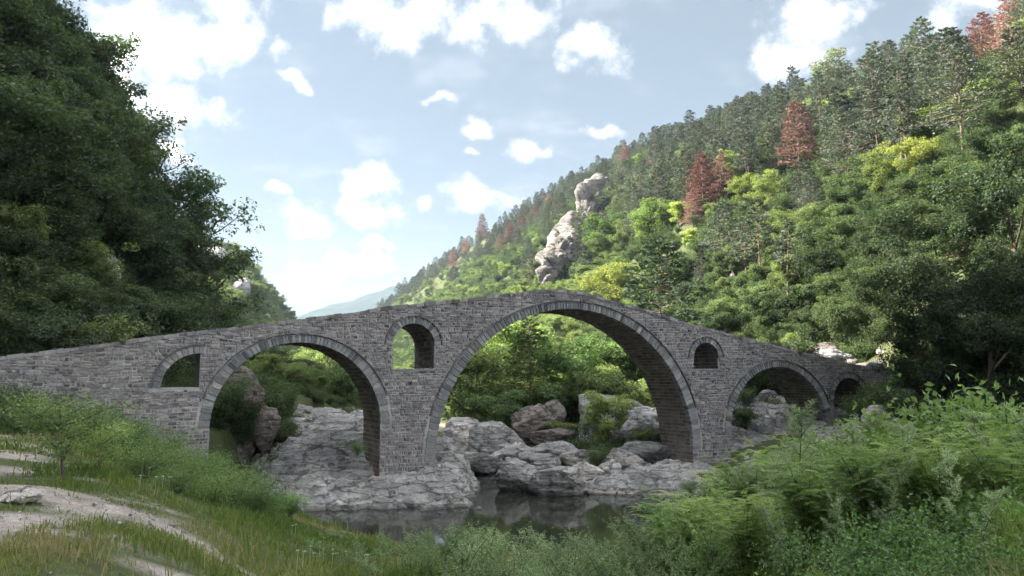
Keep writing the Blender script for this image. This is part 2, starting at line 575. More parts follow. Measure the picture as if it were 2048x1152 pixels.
# bare ground: sandy path and gravel patches on the near bank
BARE = [(-6.9, 10.9, 2.4, 1.8), (-10.6, 15.4, 3.0, 1.4), (-9.3, 13.2, 2.2, 1.3), (-8.0, 8.6, 2.2, 1.8), (-14.0, 22.5, 3.0, 1.6), (-4.7, 13.5, 1.4, .65), (-12.8, 18.7, 2.0, 1.0)]
def bare_mask(x, y):
    m = np.zeros(np.shape(x))
    nz = fbm2(x, y, 1.1, 5, 41, .6) * 0.75
    for (cx, cy_, rx, ry) in BARE:
        m = np.maximum(m, 1.15 - np.sqrt(((x - cx) / rx) ** 2 + ((y - cy_) / ry) ** 2) + nz)
    return np.clip(m * 2.2, 0, 1)
bare = bare_mask(GX, GY)
sdg = seg_dist(GX, GY, RIVER, True)
shore = np.clip(1.2 - sdg / 2.5 + 0.5 * fbm2(GX, GY, 1.5, 3, 77), 0, 1)
bare = np.maximum(bare, shore * np.where(seg_dist(GX, GY, np.array(RIGHT_BANK), False) < seg_dist(GX, GY, np.array(LEFT_BANK), False), 1.0, 0.25))

def ground_material():
    m, k, out = new_mat('ground_soil')
    geo = k.n('ShaderNodeNewGeometry')
    P = geo.outputs['Position']
    at_ = k.n('ShaderNodeAttribute', attribute_name='tint')
    n1 = k.noise(P, 0.35, 5, 0.6)
    n2 = k.noise(P, 4.0, 6, 0.7)
    n3 = k.noise(P, 30.0, 4, 0.7)
    soil = k.ramp(n1.outputs[0], [(0.3, (0.045, 0.05, 0.025)), (0.55, (0.075, 0.078, 0.04)), (0.75, (0.11, 0.095, 0.06))])
    soil = k.mix(k.smooth(n2.outputs[0], 0.35, 0.65), soil, (0.07, 0.095, 0.035))
    sand = k.ramp(n2.outputs[0], [(0.25, (0.20, 0.178, 0.165)), (0.5, (0.295, 0.268, 0.252)), (0.75, (0.40, 0.37, 0.352))])
    grav = k.n('ShaderNodeTexVoronoi')
    k.put(grav.inputs['Vector'], P)
    grav.inputs['Scale'].default_value = 16.0
    sand = k.mix(0.5, sand, k.ramp(grav.outputs['Color'], [(0.0, (0.28, 0.26, 0.25)), (1.0, (0.75, 0.72, 0.7))]), 'OVERLAY')
    sand = k.mix(0.4, sand, k.ramp(n3.outputs[0], [(0.3, (0.25, 0.25, 0.25)), (0.7, (0.75, 0.75, 0.75))]), 'OVERLAY')
    c = k.mix(at_.outputs['Fac'], soil, sand)
    bs = k.n('ShaderNodeBsdfPrincipled')
    k.put(bs.inputs['Base Color'], c)
    bs.inputs['Roughness'].default_value = 0.95
    bs.inputs['Specular IOR Level'].default_value = 0.15
    b = k.n('ShaderNodeBump')
    b.inputs['Strength'].default_value = 0.8
    b.inputs['Distance'].default_value = 0.05
    k.put(b.inputs['Height'], k.math('ADD', k.math('MULTIPLY', n2.outputs[0], 0.8), k.math('ADD', k.math('MULTIPLY', grav.outputs['Distance'], 0.5), k.math('MULTIPLY', n3.outputs[0], 0.3))))
    k.link(b.outputs[0], bs.inputs['Normal'])
    k.link(bs.outputs[0], out.inputs[0])
    return m
M_GROUND = ground_material()
me = mesh_np('terrain', np.stack([GX, GY, GZ], -1), quads, [M_GROUND], bare, smooth=True)
link('terrain', me, kind='structure', label='river banks and steep valley slopes either side of the gorge')

# far blue hill closing the valley
hx = np.linspace(-1500, 1100, 130); hy = np.linspace(1500, 3300, 60)
HX, HY = np.meshgrid(hx, hy)
cone = 345 - 0.42 * np.hypot(HX + 90, (HY - 2150) * 0.8)
cone = np.maximum(cone, 190 - 0.22 * np.hypot(HX + 1100, HY - 2700))
HZ = np.maximum(cone + 26 * fbm2(HX, HY, 220, 5, 3), -2) + 3 * fbm2(HX, HY, 25, 2, 4)
I2 = np.arange(HX.size).reshape(HX.shape)
q2 = np.stack([I2[:-1, :-1], I2[:-1, 1:], I2[1:, 1:], I2[1:, :-1]], -1).reshape(-1, 4)
M_FARHILL = simple_mat('far_wood', (0.022, 0.04, 0.038), 0.95, 0.03, 0.45, 1.0, 0.08)  # part of the blue distance haze is put into this colour
link('far_hill', mesh_np('far_hill', np.stack([HX, HY, HZ], -1), q2, [M_FARHILL], None, True), kind='structure', label='distant wooded hill fading blue at the end of the valley')

# ------------------------------------------------------------------ river water
m_w, k, out = new_mat('river_water')
bs = k.n('ShaderNodeBsdfPrincipled')
bs.inputs['Base Color'].default_value = (0.022, 0.024, 0.018, 1)
bs.inputs['Roughness'].default_value = 0.03
bs.inputs['IOR'].default_value = 1.333
geo = k.n('ShaderNodeNewGeometry')
mp = k.n('ShaderNodeMapping'); k.put(mp.inputs[0], geo.outputs['Position']); mp.inputs['Scale'].default_value = (1.0, 0.45, 1)
b = k.n('ShaderNodeBump'); b.inputs['Strength'].default_value = 0.12; b.inputs['Distance'].default_value = 0.03
k.put(b.inputs['Height'], k.noise(mp.outputs[0], 5.0, 4, 0.55).outputs[0])
k.link(b.outputs[0], bs.inputs['Normal']); k.link(bs.outputs[0], out.inputs[0])
bm = bmesh.new()
vs = [bm.verts.new((x, y, 0.0)) for x, y in [(-160, -30), (160, -30), (160, 60), (40, 60), (10, 70), (10, 440), (-170, 440), (-60, 200), (-20, 100), (-13, 50)]]
bm.faces.new(vs)
bmesh.ops.triangulate(bm, faces=bm.faces[:])
me = bpy.data.meshes.new('river_water'); bm.to_mesh(me); bm.free(); me.materials.append(m_w)
link('river_water', me, kind='structure', label='dark still river pool reflecting the rocks')

# ------------------------------------------------------------------ the bridge
TH = R(25)
U = np.array([math.cos(TH), math.sin(TH), 0.0])
NB = np.array([-math.sin(TH), math.cos(TH), 0.0])       # towards the far side
P0 = np.array([2.57, 48.0, 0.0])
BW = 3.5

def on_face(px, py):
    v = pix_dir(px, py)
    o = np.array([0, 0, EYE])
    t = np.dot(P0 - o, NB) / np.dot(v, NB)
    p = o + t * v
    return float(np.dot(p - P0, U)), float(p[2])

def bw(s, wv, z):
    s, wv, z = np.broadcast_arrays(np.asarray(s, float), np.asarray(wv, float), np.asarray(z, float))
    return P0 + s[..., None] * U + wv[..., None] * NB + z[..., None] * np.array([0, 0, 1.0])

TOPPX = [(0, 715.6), (150, 697), (342, 671), (513, 650), (700, 628), (771, 616), (942, 598), (1030, 588), (1079, 582), (1113, 580), (1164, 586), (1210, 599), (1300, 623), (1371, 647), (1542, 690), (1679, 724), (1754, 739)]
tp = np.array([on_face(*p) for p in TOPPX])
TOP_S = np.concatenate([[-44, -36], tp[:, 0], [30, 34]])
TOP_Z = np.concatenate([[tp[0, 1] - 0.5, tp[0, 1] - 0.3], tp[:, 1], [tp[-1, 1] - 0.2, tp[-1, 1] - 0.3]])
def ztop(s):
    return np.interp(s, TOP_S, TOP_Z)

# openings: centre, half width, springing height, foot, ring thickness at crown and haunch, number of ring stones
OPEN = [dict(n='main', c=1.23, r=8.73, zs=1.85, zb=-2.0, t0=.42, t1=.62, k=112),
        dict(n='left', c=-14.9, r=4.30, zs=3.94, zb=-2.0, t0=.40, t1=.54, k=58),
        dict(n='right', c=17.3, r=4.30, zs=2.90, zb=-2.0, t0=.40, t1=.52, k=54),
        dict(n='w2', c=-8.8, r=1.20, zs=8.20, zb=6.90, t0=.36, t1=.40, k=19),
        dict(n='w3', c=11.17, r=1.00, zs=7.74, zb=7.02, t0=.34, t1=.36, k=15),
        dict(n='w4', c=23.8, r=1.50, zs=4.95, zb=3.9, t0=.38, t1=.40, k=19)]
Q1 = dict(c=-19.75, rx=1.72, rz=1.66, zb=5.94, t=.38, k=12)     # the half-blocked flood opening

def open_top(s):
    """list of (zlow, zhigh) of the openings in column s"""
    r_ = []
    for o in OPEN:
        if abs(s - o['c']) < o['r'] - 1e-6:
            r_.append((o['zb'], o['zs'] + math.sqrt(o['r'] ** 2 - (s - o['c']) ** 2)))
    if Q1['c'] - Q1['rx'] < s < Q1['c']:
        r_.append((Q1['zb'], Q1['zb'] + Q1['rz'] * math.sqrt(max(0, 1 - ((s - Q1['c']) / Q1['rx']) ** 2))))
    return r_

def ring_t(o, ph):
    return o['t0'] + (o['t1'] - o['t0']) * (abs(math.cos(ph)) ** 1.3)

def ring_profile(o):
    ph = np.linspace(0, math.pi, 181)
    ro = np.array([o['r'] + ring_t(o, p) + 0.12 for p in ph])
    return o['c'] + ro * np.cos(ph), o['zs'] + ro * np.sin(ph)
for o in OPEN:
    o['ps'], o['pz'] = ring_profile(o)

def blocked(z0, z1):
    """intervals of s that wall stones may not enter in the course z0..z1"""
    out_ = []
    zm = .5 * (z0 + z1)
    for o in OPEN:
        if z1 < o['zb'] + 0.02:
            continue
        if zm <= o['zs']:
            out_.append((o['c'] - o['r'], o['c'] + o['r']))
            if zm > o['zs'] - 0.3 or True:
                pass
        elif zm < o['pz'].max():
            h = len(o['ps']) // 2
            sr = np.interp(zm, o['pz'][:h + 1], o['ps'][:h + 1])
            out_.append((2 * o['c'] - sr + 0.04, sr - 0.04))
    if z1 > Q1['zb'] + .02 and zm < Q1['zb'] + Q1['rz'] + Q1['t'] + .08:
        rr = Q1['rz'] + Q1['t'] + .08; rx = Q1['rx'] + Q1['t'] + .08
        hw = rx * math.sqrt(max(0, 1 - ((zm - Q1['zb']) / rr) ** 2))
        hi = Q1['c'] + (0.25 if zm > Q1['zb'] + Q1['rz'] else 0.0)
        out_.append((Q1['c'] - hw, hi))
    return out_

def stone_material(name, stops, bump=0.6):
    m, k, out = new_mat(name)
    at_ = k.n('ShaderNodeAttribute', attribute_name='tint')
    geo = k.n('ShaderNodeNewGeometry')
    P = geo.outputs['Position']
    n2 = k.noise(P, 9.0, 6, 0.7)
    n0 = k.noise(P, 0.22, 4, 0.6)
    c = k.ramp(at_.outputs['Fac'], stops)
    c = k.mix(0.55, c, k.ramp(n2.outputs[0], [(0.28, (0.22, 0.22, 0.22)), (0.72, (0.8, 0.8, 0.8))]), 'OVERLAY')
    c = k.mix(k.math('MULTIPLY', k.smooth(n0.outputs[0], 0.5, 0.72), 0.35), c, (0.15, 0.12, 0.10))
    n1 = k.noise(P, 1.6, 5, 0.65)
    c = k.mix(k.math('MULTIPLY', k.smooth(n1.outputs[0], 0.55, 0.75), 0.4), c, (0.42, 0.41, 0.39))
    mps = k.n('ShaderNodeMapping'); k.put(mps.inputs[0], P); mps.inputs['Scale'].default_value = (1.4, 1.4, 0.16)
    strk = k.noise(mps.outputs[0], 1.1, 5, 0.6)
    c = k.mix(k.math('MULTIPLY', k.smooth(strk.outputs[0], 0.54, 0.72), 0.5), c, (0.06, 0.058, 0.06))
    lim = k.noise(P, 0.55, 6, 0.7)
    c = k.mix(k.math('MULTIPLY', k.smooth(lim.outputs[0], 0.58, 0.72), 0.35), c, (0.40, 0.385, 0.36))
    bs = k.n('ShaderNodeBsdfPrincipled')
    k.put(bs.inputs['Base Color'], c)
    bs.inputs['Roughness'].default_value = 0.9
    bs.inputs['Specular IOR Level'].default_value = 0.2
    b = k.n('ShaderNodeBump'); b.inputs['Strength'].default_value = bump; b.inputs['Distance'].default_value = 0.04
    k.put(b.inputs['Height'], n2.outputs[0])
    k.link(b.outputs[0], bs.inputs['Normal']); k.link(bs.outputs[0], out.inputs[0])
    return m
M_STONE = stone_material('bridge_stone', [(0.0, (0.07, 0.069, 0.080)), (0.3, (0.16, 0.155, 0.170)), (0.65, (0.25, 0.24, 0.25)), (1.0, (0.36, 0.34, 0.335))])
M_RING = stone_material('ring_stone', [(0.0, (0.075, 0.08, 0.093)), (0.4, (0.16, 0.167, 0.182)), (0.8, (0.26, 0.265, 0.272)), (1.0, (0.34, 0.33, 0.315))])
M_SOFFIT = stone_material('vault_stone', [(0.0, (0.10, 0.085, 0.08)), (0.5, (0.17, 0.145, 0.135)), (1.0, (0.25, 0.22, 0.20))])
M_MORTAR = simple_mat('mortar', (0.33, 0.315, 0.315), 0.95, 1.2, 0.3, 0.8, 14.0)

bridge = link('stone_bridge', None, loc=(0, 0, 0), category='bridge',
              label='old grey stone bridge with three arches and flood openings spanning the rocky river')
BP = Vector((P0[0], P0[1], 0.0))
bridge.location = BP

def bpart(name, me, **props):
    o = link(name, me, bridge, **props)
    o.location = -BP           # meshes are in world coordinates
    return o

# mortared core: a column of solid blocks per strip so that openings and vaults are real
brk = [-40, 33, Q1['c'], Q1['c'] - Q1['rx']]
for o in OPEN:
    brk += [o['c'] - o['r'], o['c'] + o['r']]
    ph = np.linspace(0, math.pi, 60)
    brk += list(o['c'] + o['r'] * np.cos(ph))
brk += list(Q1['c'] - Q1['rx'] * np.cos(np.linspace(0, math.pi / 2, 16)))
brk += list(np.arange(-40, 33, 0.6))
brk = np.unique(np.round(brk, 4))
g = Geo()
for s0, s1 in zip(brk[:-1], brk[1:]):
    if s1 - s0 < 1e-4:
        continue
    sm = .5 * (s0 + s1)
    ops = open_top(sm)
    e = 1e-5
    oa, ob = [], []
    for (zl, zh) in ops:
        # heights of this opening at both ends of the strip
        def top_at(s):
            for o in OPEN:
                if abs(sm - o['c']) < o['r'] and abs(o['zb'] - zl) < 1e-6:
                    return o['zs'] + math.sqrt(max(0, o['r'] ** 2 - (s - o['c']) ** 2))
            return Q1['zb'] + Q1['rz'] * math.sqrt(max(0, 1 - ((s - Q1['c']) / Q1['rx']) ** 2))
        oa.append((zl, top_at(s0))); ob.append((zl, top_at(s1)))
    za = [(-2.0, float(ztop(s0)))]; zb_ = [(-2.0, float(ztop(s1)))]
    if oa:
        (l0, h0), (l1, h1) = oa[0], ob[0]
        ia, ib = [], []
        if l0 > -1.9:
            ia.append((-2.0, l0)); ib.append((-2.0, l1))
        ia.append((h0, za[0][1])); ib.append((h1, zb_[0][1]))
        za, zb_ = ia, ib
    for (a0, a1), (b0, b1) in zip(za, zb_):
        v = np.concatenate([bw([s0, s1, s1, s0], 0.0, [a0, b0, b1, a1]), bw([s0, s1, s1, s0], BW, [a0, b0, b1, a1])])
        g.add(v, [(0, 1, 2, 3), (5, 4, 7, 6), (4, 0, 3, 7), (1, 5, 6, 2), (3, 2, 6, 7), (4, 5, 1, 0)])
bpart('masonry_core', g.mesh('masonry_core', [M_MORTAR]), label='pale mortared core of the bridge')

rs = random.Random(11)
def stone_geo(s0, s1, z0, z1, proud, deep, dz0=0.0, dz1=0.0):
    """rough-faced block on the front of the wall; returns 8 vertices"""
    j = lambda a: rs.uniform(-a, a)
    hs, hz = (s1 - s0), (z1 - z0)
    bs_ = [s0, s1, s1, s0]; bz = [z0 + dz0, z0 + dz1, z1 + dz1, z1 + dz0]
    ins = min(0.03, hz * .16)
    cut = [rs.uniform(0, .35) if rs.random() < .3 else 0 for _ in range(4)]
    fs = [s0 + ins + cut[0] * hz * .5 + j(.012), s1 - ins - cut[1] * hz * .5 + j(.012), s1 - ins - cut[2] * hz * .5 + j(.012), s0 + ins + cut[3] * hz * .5 + j(.012)]
    fz = [z0 + ins + dz0 + j(.012), z0 + ins + dz1 + j(.012), z1 - ins + dz1 + j(.015), z1 - ins + dz0 + j(.015)]
    bs2 = [s0 + cut[0] * hz * .4, s1 - cut[1] * hz * .4, s1 - cut[2] * hz * .4, s0 + cut[3] * hz * .4]
    fw = [-proud + j(.012) for _ in range(4)]
    v = np.concatenate([bw(bs2, deep, bz), bw(fs, fw, fz)])
    return v
BOXF = [(4, 5, 6, 7), (0, 1, 5, 4), (1, 2, 6, 5), (2, 3, 7, 6), (3, 0, 4, 7)]

wall_stones = []
zrow = -1.2
row = 0
while zrow < 11.6:
    # courses are regular and larger low on the piers, thin rubble higher up
    hrow = rs.choice([.11, .13, .15, .17, .20]) if zrow > 2.6 else rs.choice([.16, .19, .22, .25])
    z0, z1 = zrow, zrow + hrow
    s = -38 + rs.uniform(0, .4)
    blk = blocked(z0, z1)
    ph1, ph2 = rs.uniform(0, 6), rs.uniform(0, 6)
    wav = lambda s_: (0.035 * math.sin(s_ * .55 + z0 * .9) + 0.03 * math.sin(s_ * 1.3 + z0 * 1.7) + 0.012 * math.sin(s_ * 4.1 + ph2)) * (1.0 if z0 > 2.6 else .3)
    while s < 31:
        wd = rs.uniform(.11, .24) if rs.random() < .5 else rs.uniform(.2, .46)
        if z0 < 3.2:
            wd *= 1.05
        sa, sb = s, s + wd
        s = sb
        for (b0, b1) in blk:
            if sa < b1 and sb > b0:
                if sa < b0 and sb > b1:
                    sb = b0
                elif sa < b0:
                    sb = b0
                elif sb > b1:
                    sa = b1
                else:
                    sa = sb = 0
        if sb - sa < .08:
            continue
        sm = .5 * (sa + sb)
        zt_ = float(ztop(sm)) - 0.10
        if z0 > zt_ - 0.07:
            continue
        gp = rs.uniform(.005, .013)
        # now and then a course splits into two thin stones or one stone takes a bigger block
        zz0, zz1 = z0 + gp, min(z1 - gp, zt_)
        split = hrow > .18 and rs.random() < .16 and z0 > 3
        parts_ = [(zz0, zz1)] if not split else [(zz0, .5 * (zz0 + zz1) - .01), (.5 * (zz0 + zz1) + .01, zz1)]
        for (q0, q1) in parts_:
            v = stone_geo(sa + gp, sb - gp, q0, q1, rs.uniform(.015, .075), .10, wav(sa) + rs.uniform(-.012, .012), wav(sb) + rs.uniform(-.012, .012))
            t = min(1, max(0, rs.gauss(.45, .22)))
            depth = P0[1] + sm * U[1]
            gh = -9 if (z0 < -.2) else 0
            wall_stones.append(((sb - sa) * (q1 - q0) / depth ** 2 + gh, v, t, sm))
    zrow += hrow
# only what rises above ground or rock is picked out singly
ws_s = np.array([x[3] for x in wall_stones]); ws_z = np.array([x[1][:, 2].mean() for x in wall_stones])
ws_p = bw(ws_s, -0.3, ws_z)
gz_ = height(ws_p[:, 0], ws_p[:, 1], False)
vis = (ws_z > gz_ + 1.0) & (ws_s > -27.5) & (ws_s < 24)
order = sorted(range(len(wall_stones)), key=lambda i: -(wall_stones[i][0] if vis[i] else -1))
single = set(order[:300])
rest = Geo()
for i, (_, v, t, sm) in enumerate(wall_stones):
    if i in single:
        c0 = v.mean(0)
        me = mesh_np('wall_stone', v - c0, np.array(BOXF), [M_STONE], np.full(8, t))
        o = link('wall_stone', me, bridge)
        o.location = Vector(c0) - BP
    else:
        rest.add(v, BOXF, tint=t)
bpart('rubble_facing', rest.mesh('rubble_facing', [M_STONE]), kind='stuff', label='coursed grey rubble facing of the bridge')

def wedge(cs, cz, r0, r1, p0, p1, proud, deep, ax=1.0, az_=1.0):
    pj = lambda: rs.uniform(-.006, .006)
    S = lambda r_, p: cs + r_ * ax * math.cos(p)
    Z = lambda r_, p: cz + r_ * az_ * math.sin(p)
    g_ = .10 * (p1 - p0)
    rr = [(r0, p0 + g_ * .5), (r1, p0 + g_ * .5), (r1, p1 - g_ * .5), (r0, p1 - g_ * .5)]
    b_ = bw([S(*q) for q in rr], deep, [Z(*q) for q in rr])
    e = .025
    rf = [(r0 + e * .4, p0 + g_ * 1.3), (r1 - e, p0 + g_ * 1.3), (r1 - e, p1 - g_ * 1.3), (r0 + e * .4, p1 - g_ * 1.3)]
    f_ = bw([S(*q) + pj() for q in rf], [-proud + pj() for _ in rf], [Z(*q) + pj() for q in rf])
    return np.concatenate([b_, f_])

soff = Geo()
for o in OPEN:
    # ring stones: narrow at the crown, long blocks at the haunches
    wts = np.array([1.0 + (1.0 if o['r'] > 3 else .15) * abs(math.cos(math.pi * (i + .5) / o['k'])) ** 2 + rs.uniform(-.22, .22) for i in range(o['k'])])
    pb = np.concatenate([[0], np.cumsum(wts)]) / wts.sum() * math.pi
    for i in range(o['k']):
        p0, p1 = pb[i], pb[i + 1]
        pm = .5 * (p0 + p1)
        t = ring_t(o, pm) * rs.uniform(.93, 1.0)
        v = wedge(o['c'], o['zs'], o['r'] - .012, o['r'] + t, p0, p1, rs.uniform(.045, .07), .3)
        c0 = v.mean(0)
        ob = link('voussoir', mesh_np('voussoir', v - c0, np.array(BOXF), [M_RING], np.full(8, min(1, max(0, rs.gauss(.45, .25))))), bridge)
        ob.location = Vector(c0) - BP
    # thin projecting slabs over the ring
    hg = Geo()
    nn = max(14, int(o['k'] * .7))
    for i in range(nn):
        p0, p1 = math.pi * i / nn, math.pi * (i + 1) / nn
        if o['r'] > 3 and (p0 < .28 or p1 > math.pi - .28):
            continue
        r1 = o['r'] + ring_t(o, .5 * (p0 + p1)) + .005
        hg.add(wedge(o['c'], o['zs'], r1, r1 + rs.uniform(.075, .1), p0, p1 + .02, rs.uniform(.10, .14), .2), BOXF, tint=rs.uniform(0, .25))
    bpart('hood_course', hg.mesh('hood_course', [M_STONE]))
    # vault lining, stone by stone
    arc = math.pi * o['r']
    nrow = max(8, int(arc / .24))
    for i in range(nrow):
        p0, p1 = math.pi * i / nrow, math.pi * (i + 1) / nrow
        wpos = .32
        while wpos < BW - .05:
            ww = min(rs.uniform(.25, .6), BW - .02 - wpos)
            e = .012
            g_ = .05 * (p1 - p0)
            pr = rs.uniform(.012, .04)
            def pt(p, wv, r_):
                return bw(o['c'] + r_ * math.cos(p), wv, o['zs'] + r_ * math.sin(p))
            bq = [(p0 + g_, wpos + e), (p0 + g_, wpos + ww - e), (p1 - g_, wpos + ww - e), (p1 - g_, wpos + e)]
            v = np.stack([pt(p, q, o['r'] + .05) for p, q in bq] + [pt(p + (g_ if kx < 2 else -g_), q + (e if kx in (0, 3) else -e), o['r'] - pr) for kx, (p, q) in enumerate(bq)])
            soff.add(v, BOXF, tint=min(1, max(0, rs.gauss(.45, .25))))
            wpos += ww
    # jambs under the springing
    for sg in (-1, 1):
        zz = max(o['zb'], -.6)
        while zz < o['zs'] - .08:
            hh = min(rs.uniform(.2, .3), o['zs'] - zz)
            wpos = .02
            while wpos < BW - .05:
                ww = min(rs.uniform(.3, .65), BW - .02 - wpos)
                e = .012; pr = rs.uniform(.012, .035)
                sj = o['c'] + sg * o['r']
                bq = [(zz + e, wpos + e), (zz + e, wpos + ww - e), (zz + hh - e, wpos + ww - e), (zz + hh - e, wpos + e)]
                v = np.stack([bw(sj + sg * .05, q, z_) for z_, q in bq] + [bw(sj - sg * pr, q + (e if kx in (0, 3) else -e), z_ + (e if kx < 2 else -e)) for kx, (z_, q) in enumerate(bq)])
                soff.add(v, BOXF, tint=min(1, max(0, rs.gauss(.45, .25))))
                wpos += ww
            zz += hh
bpart('vault_lining', soff.mesh('vault_lining', [M_SOFFIT]), kind='stuff', label='dark stone lining under the arches')
pb = np.linspace(math.pi / 2 - .1, math.pi, Q1['k'] + 1)
hg = Geo()
for i in range(Q1['k']):
    # elliptical half ring over the blocked opening
    def ell(p, ex):
        return Q1['c'] + (Q1['rx'] + ex) * math.cos(p), Q1['zb'] + (Q1['rz'] + ex) * math.sin(p)
    p0, p1 = pb[i], pb[i + 1]
    gg = .06 * (p1 - p0)
    cs_ = [ell(p0 + gg, -.01), ell(p0 + gg, Q1['t']), ell(p1 - gg, Q1['t']), ell(p1 - gg, -.01)]
    cf_ = [ell(p0 + 2 * gg, 0), ell(p0 + 2 * gg, Q1['t'] - .02), ell(p1 - 2 * gg, Q1['t'] - .02), ell(p1 - 2 * gg, 0)]
    v = np.concatenate([bw([c[0] for c in cs_], .3, [c[1] for c in cs_]), bw([c[0] for c in cf_], -.055, [c[1] for c in cf_])])
    c0 = v.mean(0)
    ob = link('voussoir', mesh_np('voussoir', v - c0, np.array(BOXF), [M_RING], np.full(8, rs.uniform(.2, .9))), bridge)
    ob.location = Vector(c0) - BP
    ch_ = [ell(p0, Q1['t'] + .005), ell(p0, Q1['t'] + .09), ell(p1 + .01, Q1['t'] + .09), ell(p1 + .01, Q1['t'] + .005)]
    hg.add(np.concatenate([bw([c[0] for c in ch_], .2, [c[1] for c in ch_]), bw([c[0] for c in ch_], -.11, [c[1] for c in ch_])]), BOXF, tint=.1)
bpart('hood_course', hg.mesh('hood_course', [M_STONE]))
# window sills
for o in OPEN[3:]:
    g = Geo()
    v = np.concatenate([bw([o['c'] - o['r'] - .1, o['c'] + o['r'] + .1, o['c'] + o['r'] + .1, o['c'] - o['r'] - .1], BW * .5, [o['zb'] - .1, o['zb'] - .1, o['zb'] + .004, o['zb'] + .004]),
                        bw([o['c'] - o['r'] - .1, o['c'] + o['r'] + .1, o['c'] + o['r'] + .1, o['c'] - o['r'] - .1], -.06, [o['zb'] - .1, o['zb'] - .1, o['zb'] + .004, o['zb'] + .004])])
    g.add(v, BOXF, tint=.5)
    bpart('sill', g.mesh('sill', [M_RING]))
# coping slabs along both edges of the deck and rough paving between
cop = Geo()
for wv0, wv1, proud in ((-.06, .42, 1), (BW - .42, BW + .06, 0)):
    s = -39.5
    while s < 32:
        L_ = rs.uniform(.25, .7)
        sa, sb = s + .01, s + L_ - .01
        za, zb2 = float(ztop(sa)), float(ztop(sb))
        lift = rs.uniform(.02, .10)
        lo = -.12
        j = rs.uniform(-.03, .03)
        v = np.concatenate([bw([sa, sb, sb, sa], wv0 + j, [za + lo, zb2 + lo, zb2 + lift, za + lift]), bw([sa, sb, sb, sa], wv1, [za + lo, zb2 + lo, zb2 + lift, za + lift])])
        cop.add(v, [(0, 1, 2, 3), (5, 4, 7, 6), (4, 0, 3, 7), (1, 5, 6, 2), (3, 2, 6, 7)], tint=rs.uniform(.1, .8))
        s += L_
bpart('coping', cop.mesh('coping', [M_STONE]), kind='stuff', label='row of rough coping slabs along the bridge edge')

# ------------------------------------------------------------------ rocks
def ico(sub):
    bm = bmesh.new()
    bmesh.ops.create_icosphere(bm, subdivisions=sub, radius=1.0)
    v = np.array([x.co[:] for x in bm.verts]); f = np.array([[q.index for q in p.verts] for p in bm.faces])
    bm.free()
    return v, f
ICO = {k: ico(k) for k in (3, 4, 5)}

def rock_mesh(name, dims, mat, seed, sub=4, planes=16, rough=1.0, tilt=(0.15, -0.2)):
    """faceted boulder: soft intersection of random planes, bedding steps and fine relief"""
    v, f = ICO[sub]
    r_ = np.random.RandomState(seed)
    nrm = r_.normal(size=(planes, 3)); nrm[:, 2] *= 0.8
    nrm /= np.linalg.norm(nrm, axis=1, keepdims=True)
    hh = r_.uniform(0.62, 0.98, planes)
    dt = v @ nrm.T
    rad = np.where(dt > 0.05, hh / np.maximum(dt, 0.05), 5.0)
    kk = 22.0
    rad = -np.log(np.exp(-kk * np.minimum(rad, 1.6)).sum(1)) / kk
    rad = np.minimum(rad, 1.25)
    p = v * rad[:, None] * np.asarray(dims)
    sc = max(dims)
    # bedding steps
    bed = np.array([tilt[0], tilt[1], 1.0]); bed /= np.linalg.norm(bed)
    st = max(min(dims[2] * .35, .7), .12)
    q = (p @ bed) / st + 0.8 * fbm(p / (sc * .6) + seed, 3, seed)
    fr = q - np.floor(q)
    step = (sstep(fr, 0.0, 0.35) - fr) * .7
    n = p / np.asarray(dims) ** 2
    n /= (np.linalg.norm(n, axis=1, keepdims=True) + 1e-9)
    hor = n.copy(); hor[:, 2] *= 0.2
    p = p + hor * (step * st * 0.38 * rough)[:, None]
    f1, f2 = worley(p / (sc * .42) + seed * 3.1, seed)
    p = p - n * ((sstep(0.13 - (f2 - f1), 0, 0.13)) * 0.05 * sc * rough)[:, None]
    p = p + n * (fbm(p / (sc * .3) + 7 * seed, 4, seed + 5) * 0.045 * sc * rough)[:, None]
    return mesh_np(name, p, f, [mat], None, True)

ROCK_N = [0]
def rock(px, pyb, wpx, hpx, Y, mat, label, seed, dep=0.8, rz=0.0, name='boulder', sub=4, sink=0.25, group=None, tilt=(0.15, -0.2), planes=16, cat='rock', rough=1.0):
    """boulder whose foot is seen at (px, pyb), wpx wide and hpx tall at distance Y"""
    p = at(px, pyb, Y)
    wd, hh = wpx * Y / F, hpx * Y / F
    dims = (wd * .56, max(wd, hh * .8) * .5 * dep, hh * (.5 + sink * .5) * 1.08)
    me = rock_mesh(name, dims, mat, seed, sub, planes, rough, tilt)
    cz = p[2] + hh - dims[2] * .93
    o = link(name, me, loc=(p[0], p[1] + dims[1] * .6, cz), label=label, category=cat)
    o.rotation_euler = (0, 0, rz)
    if group:
        o['group'] = group
    return o

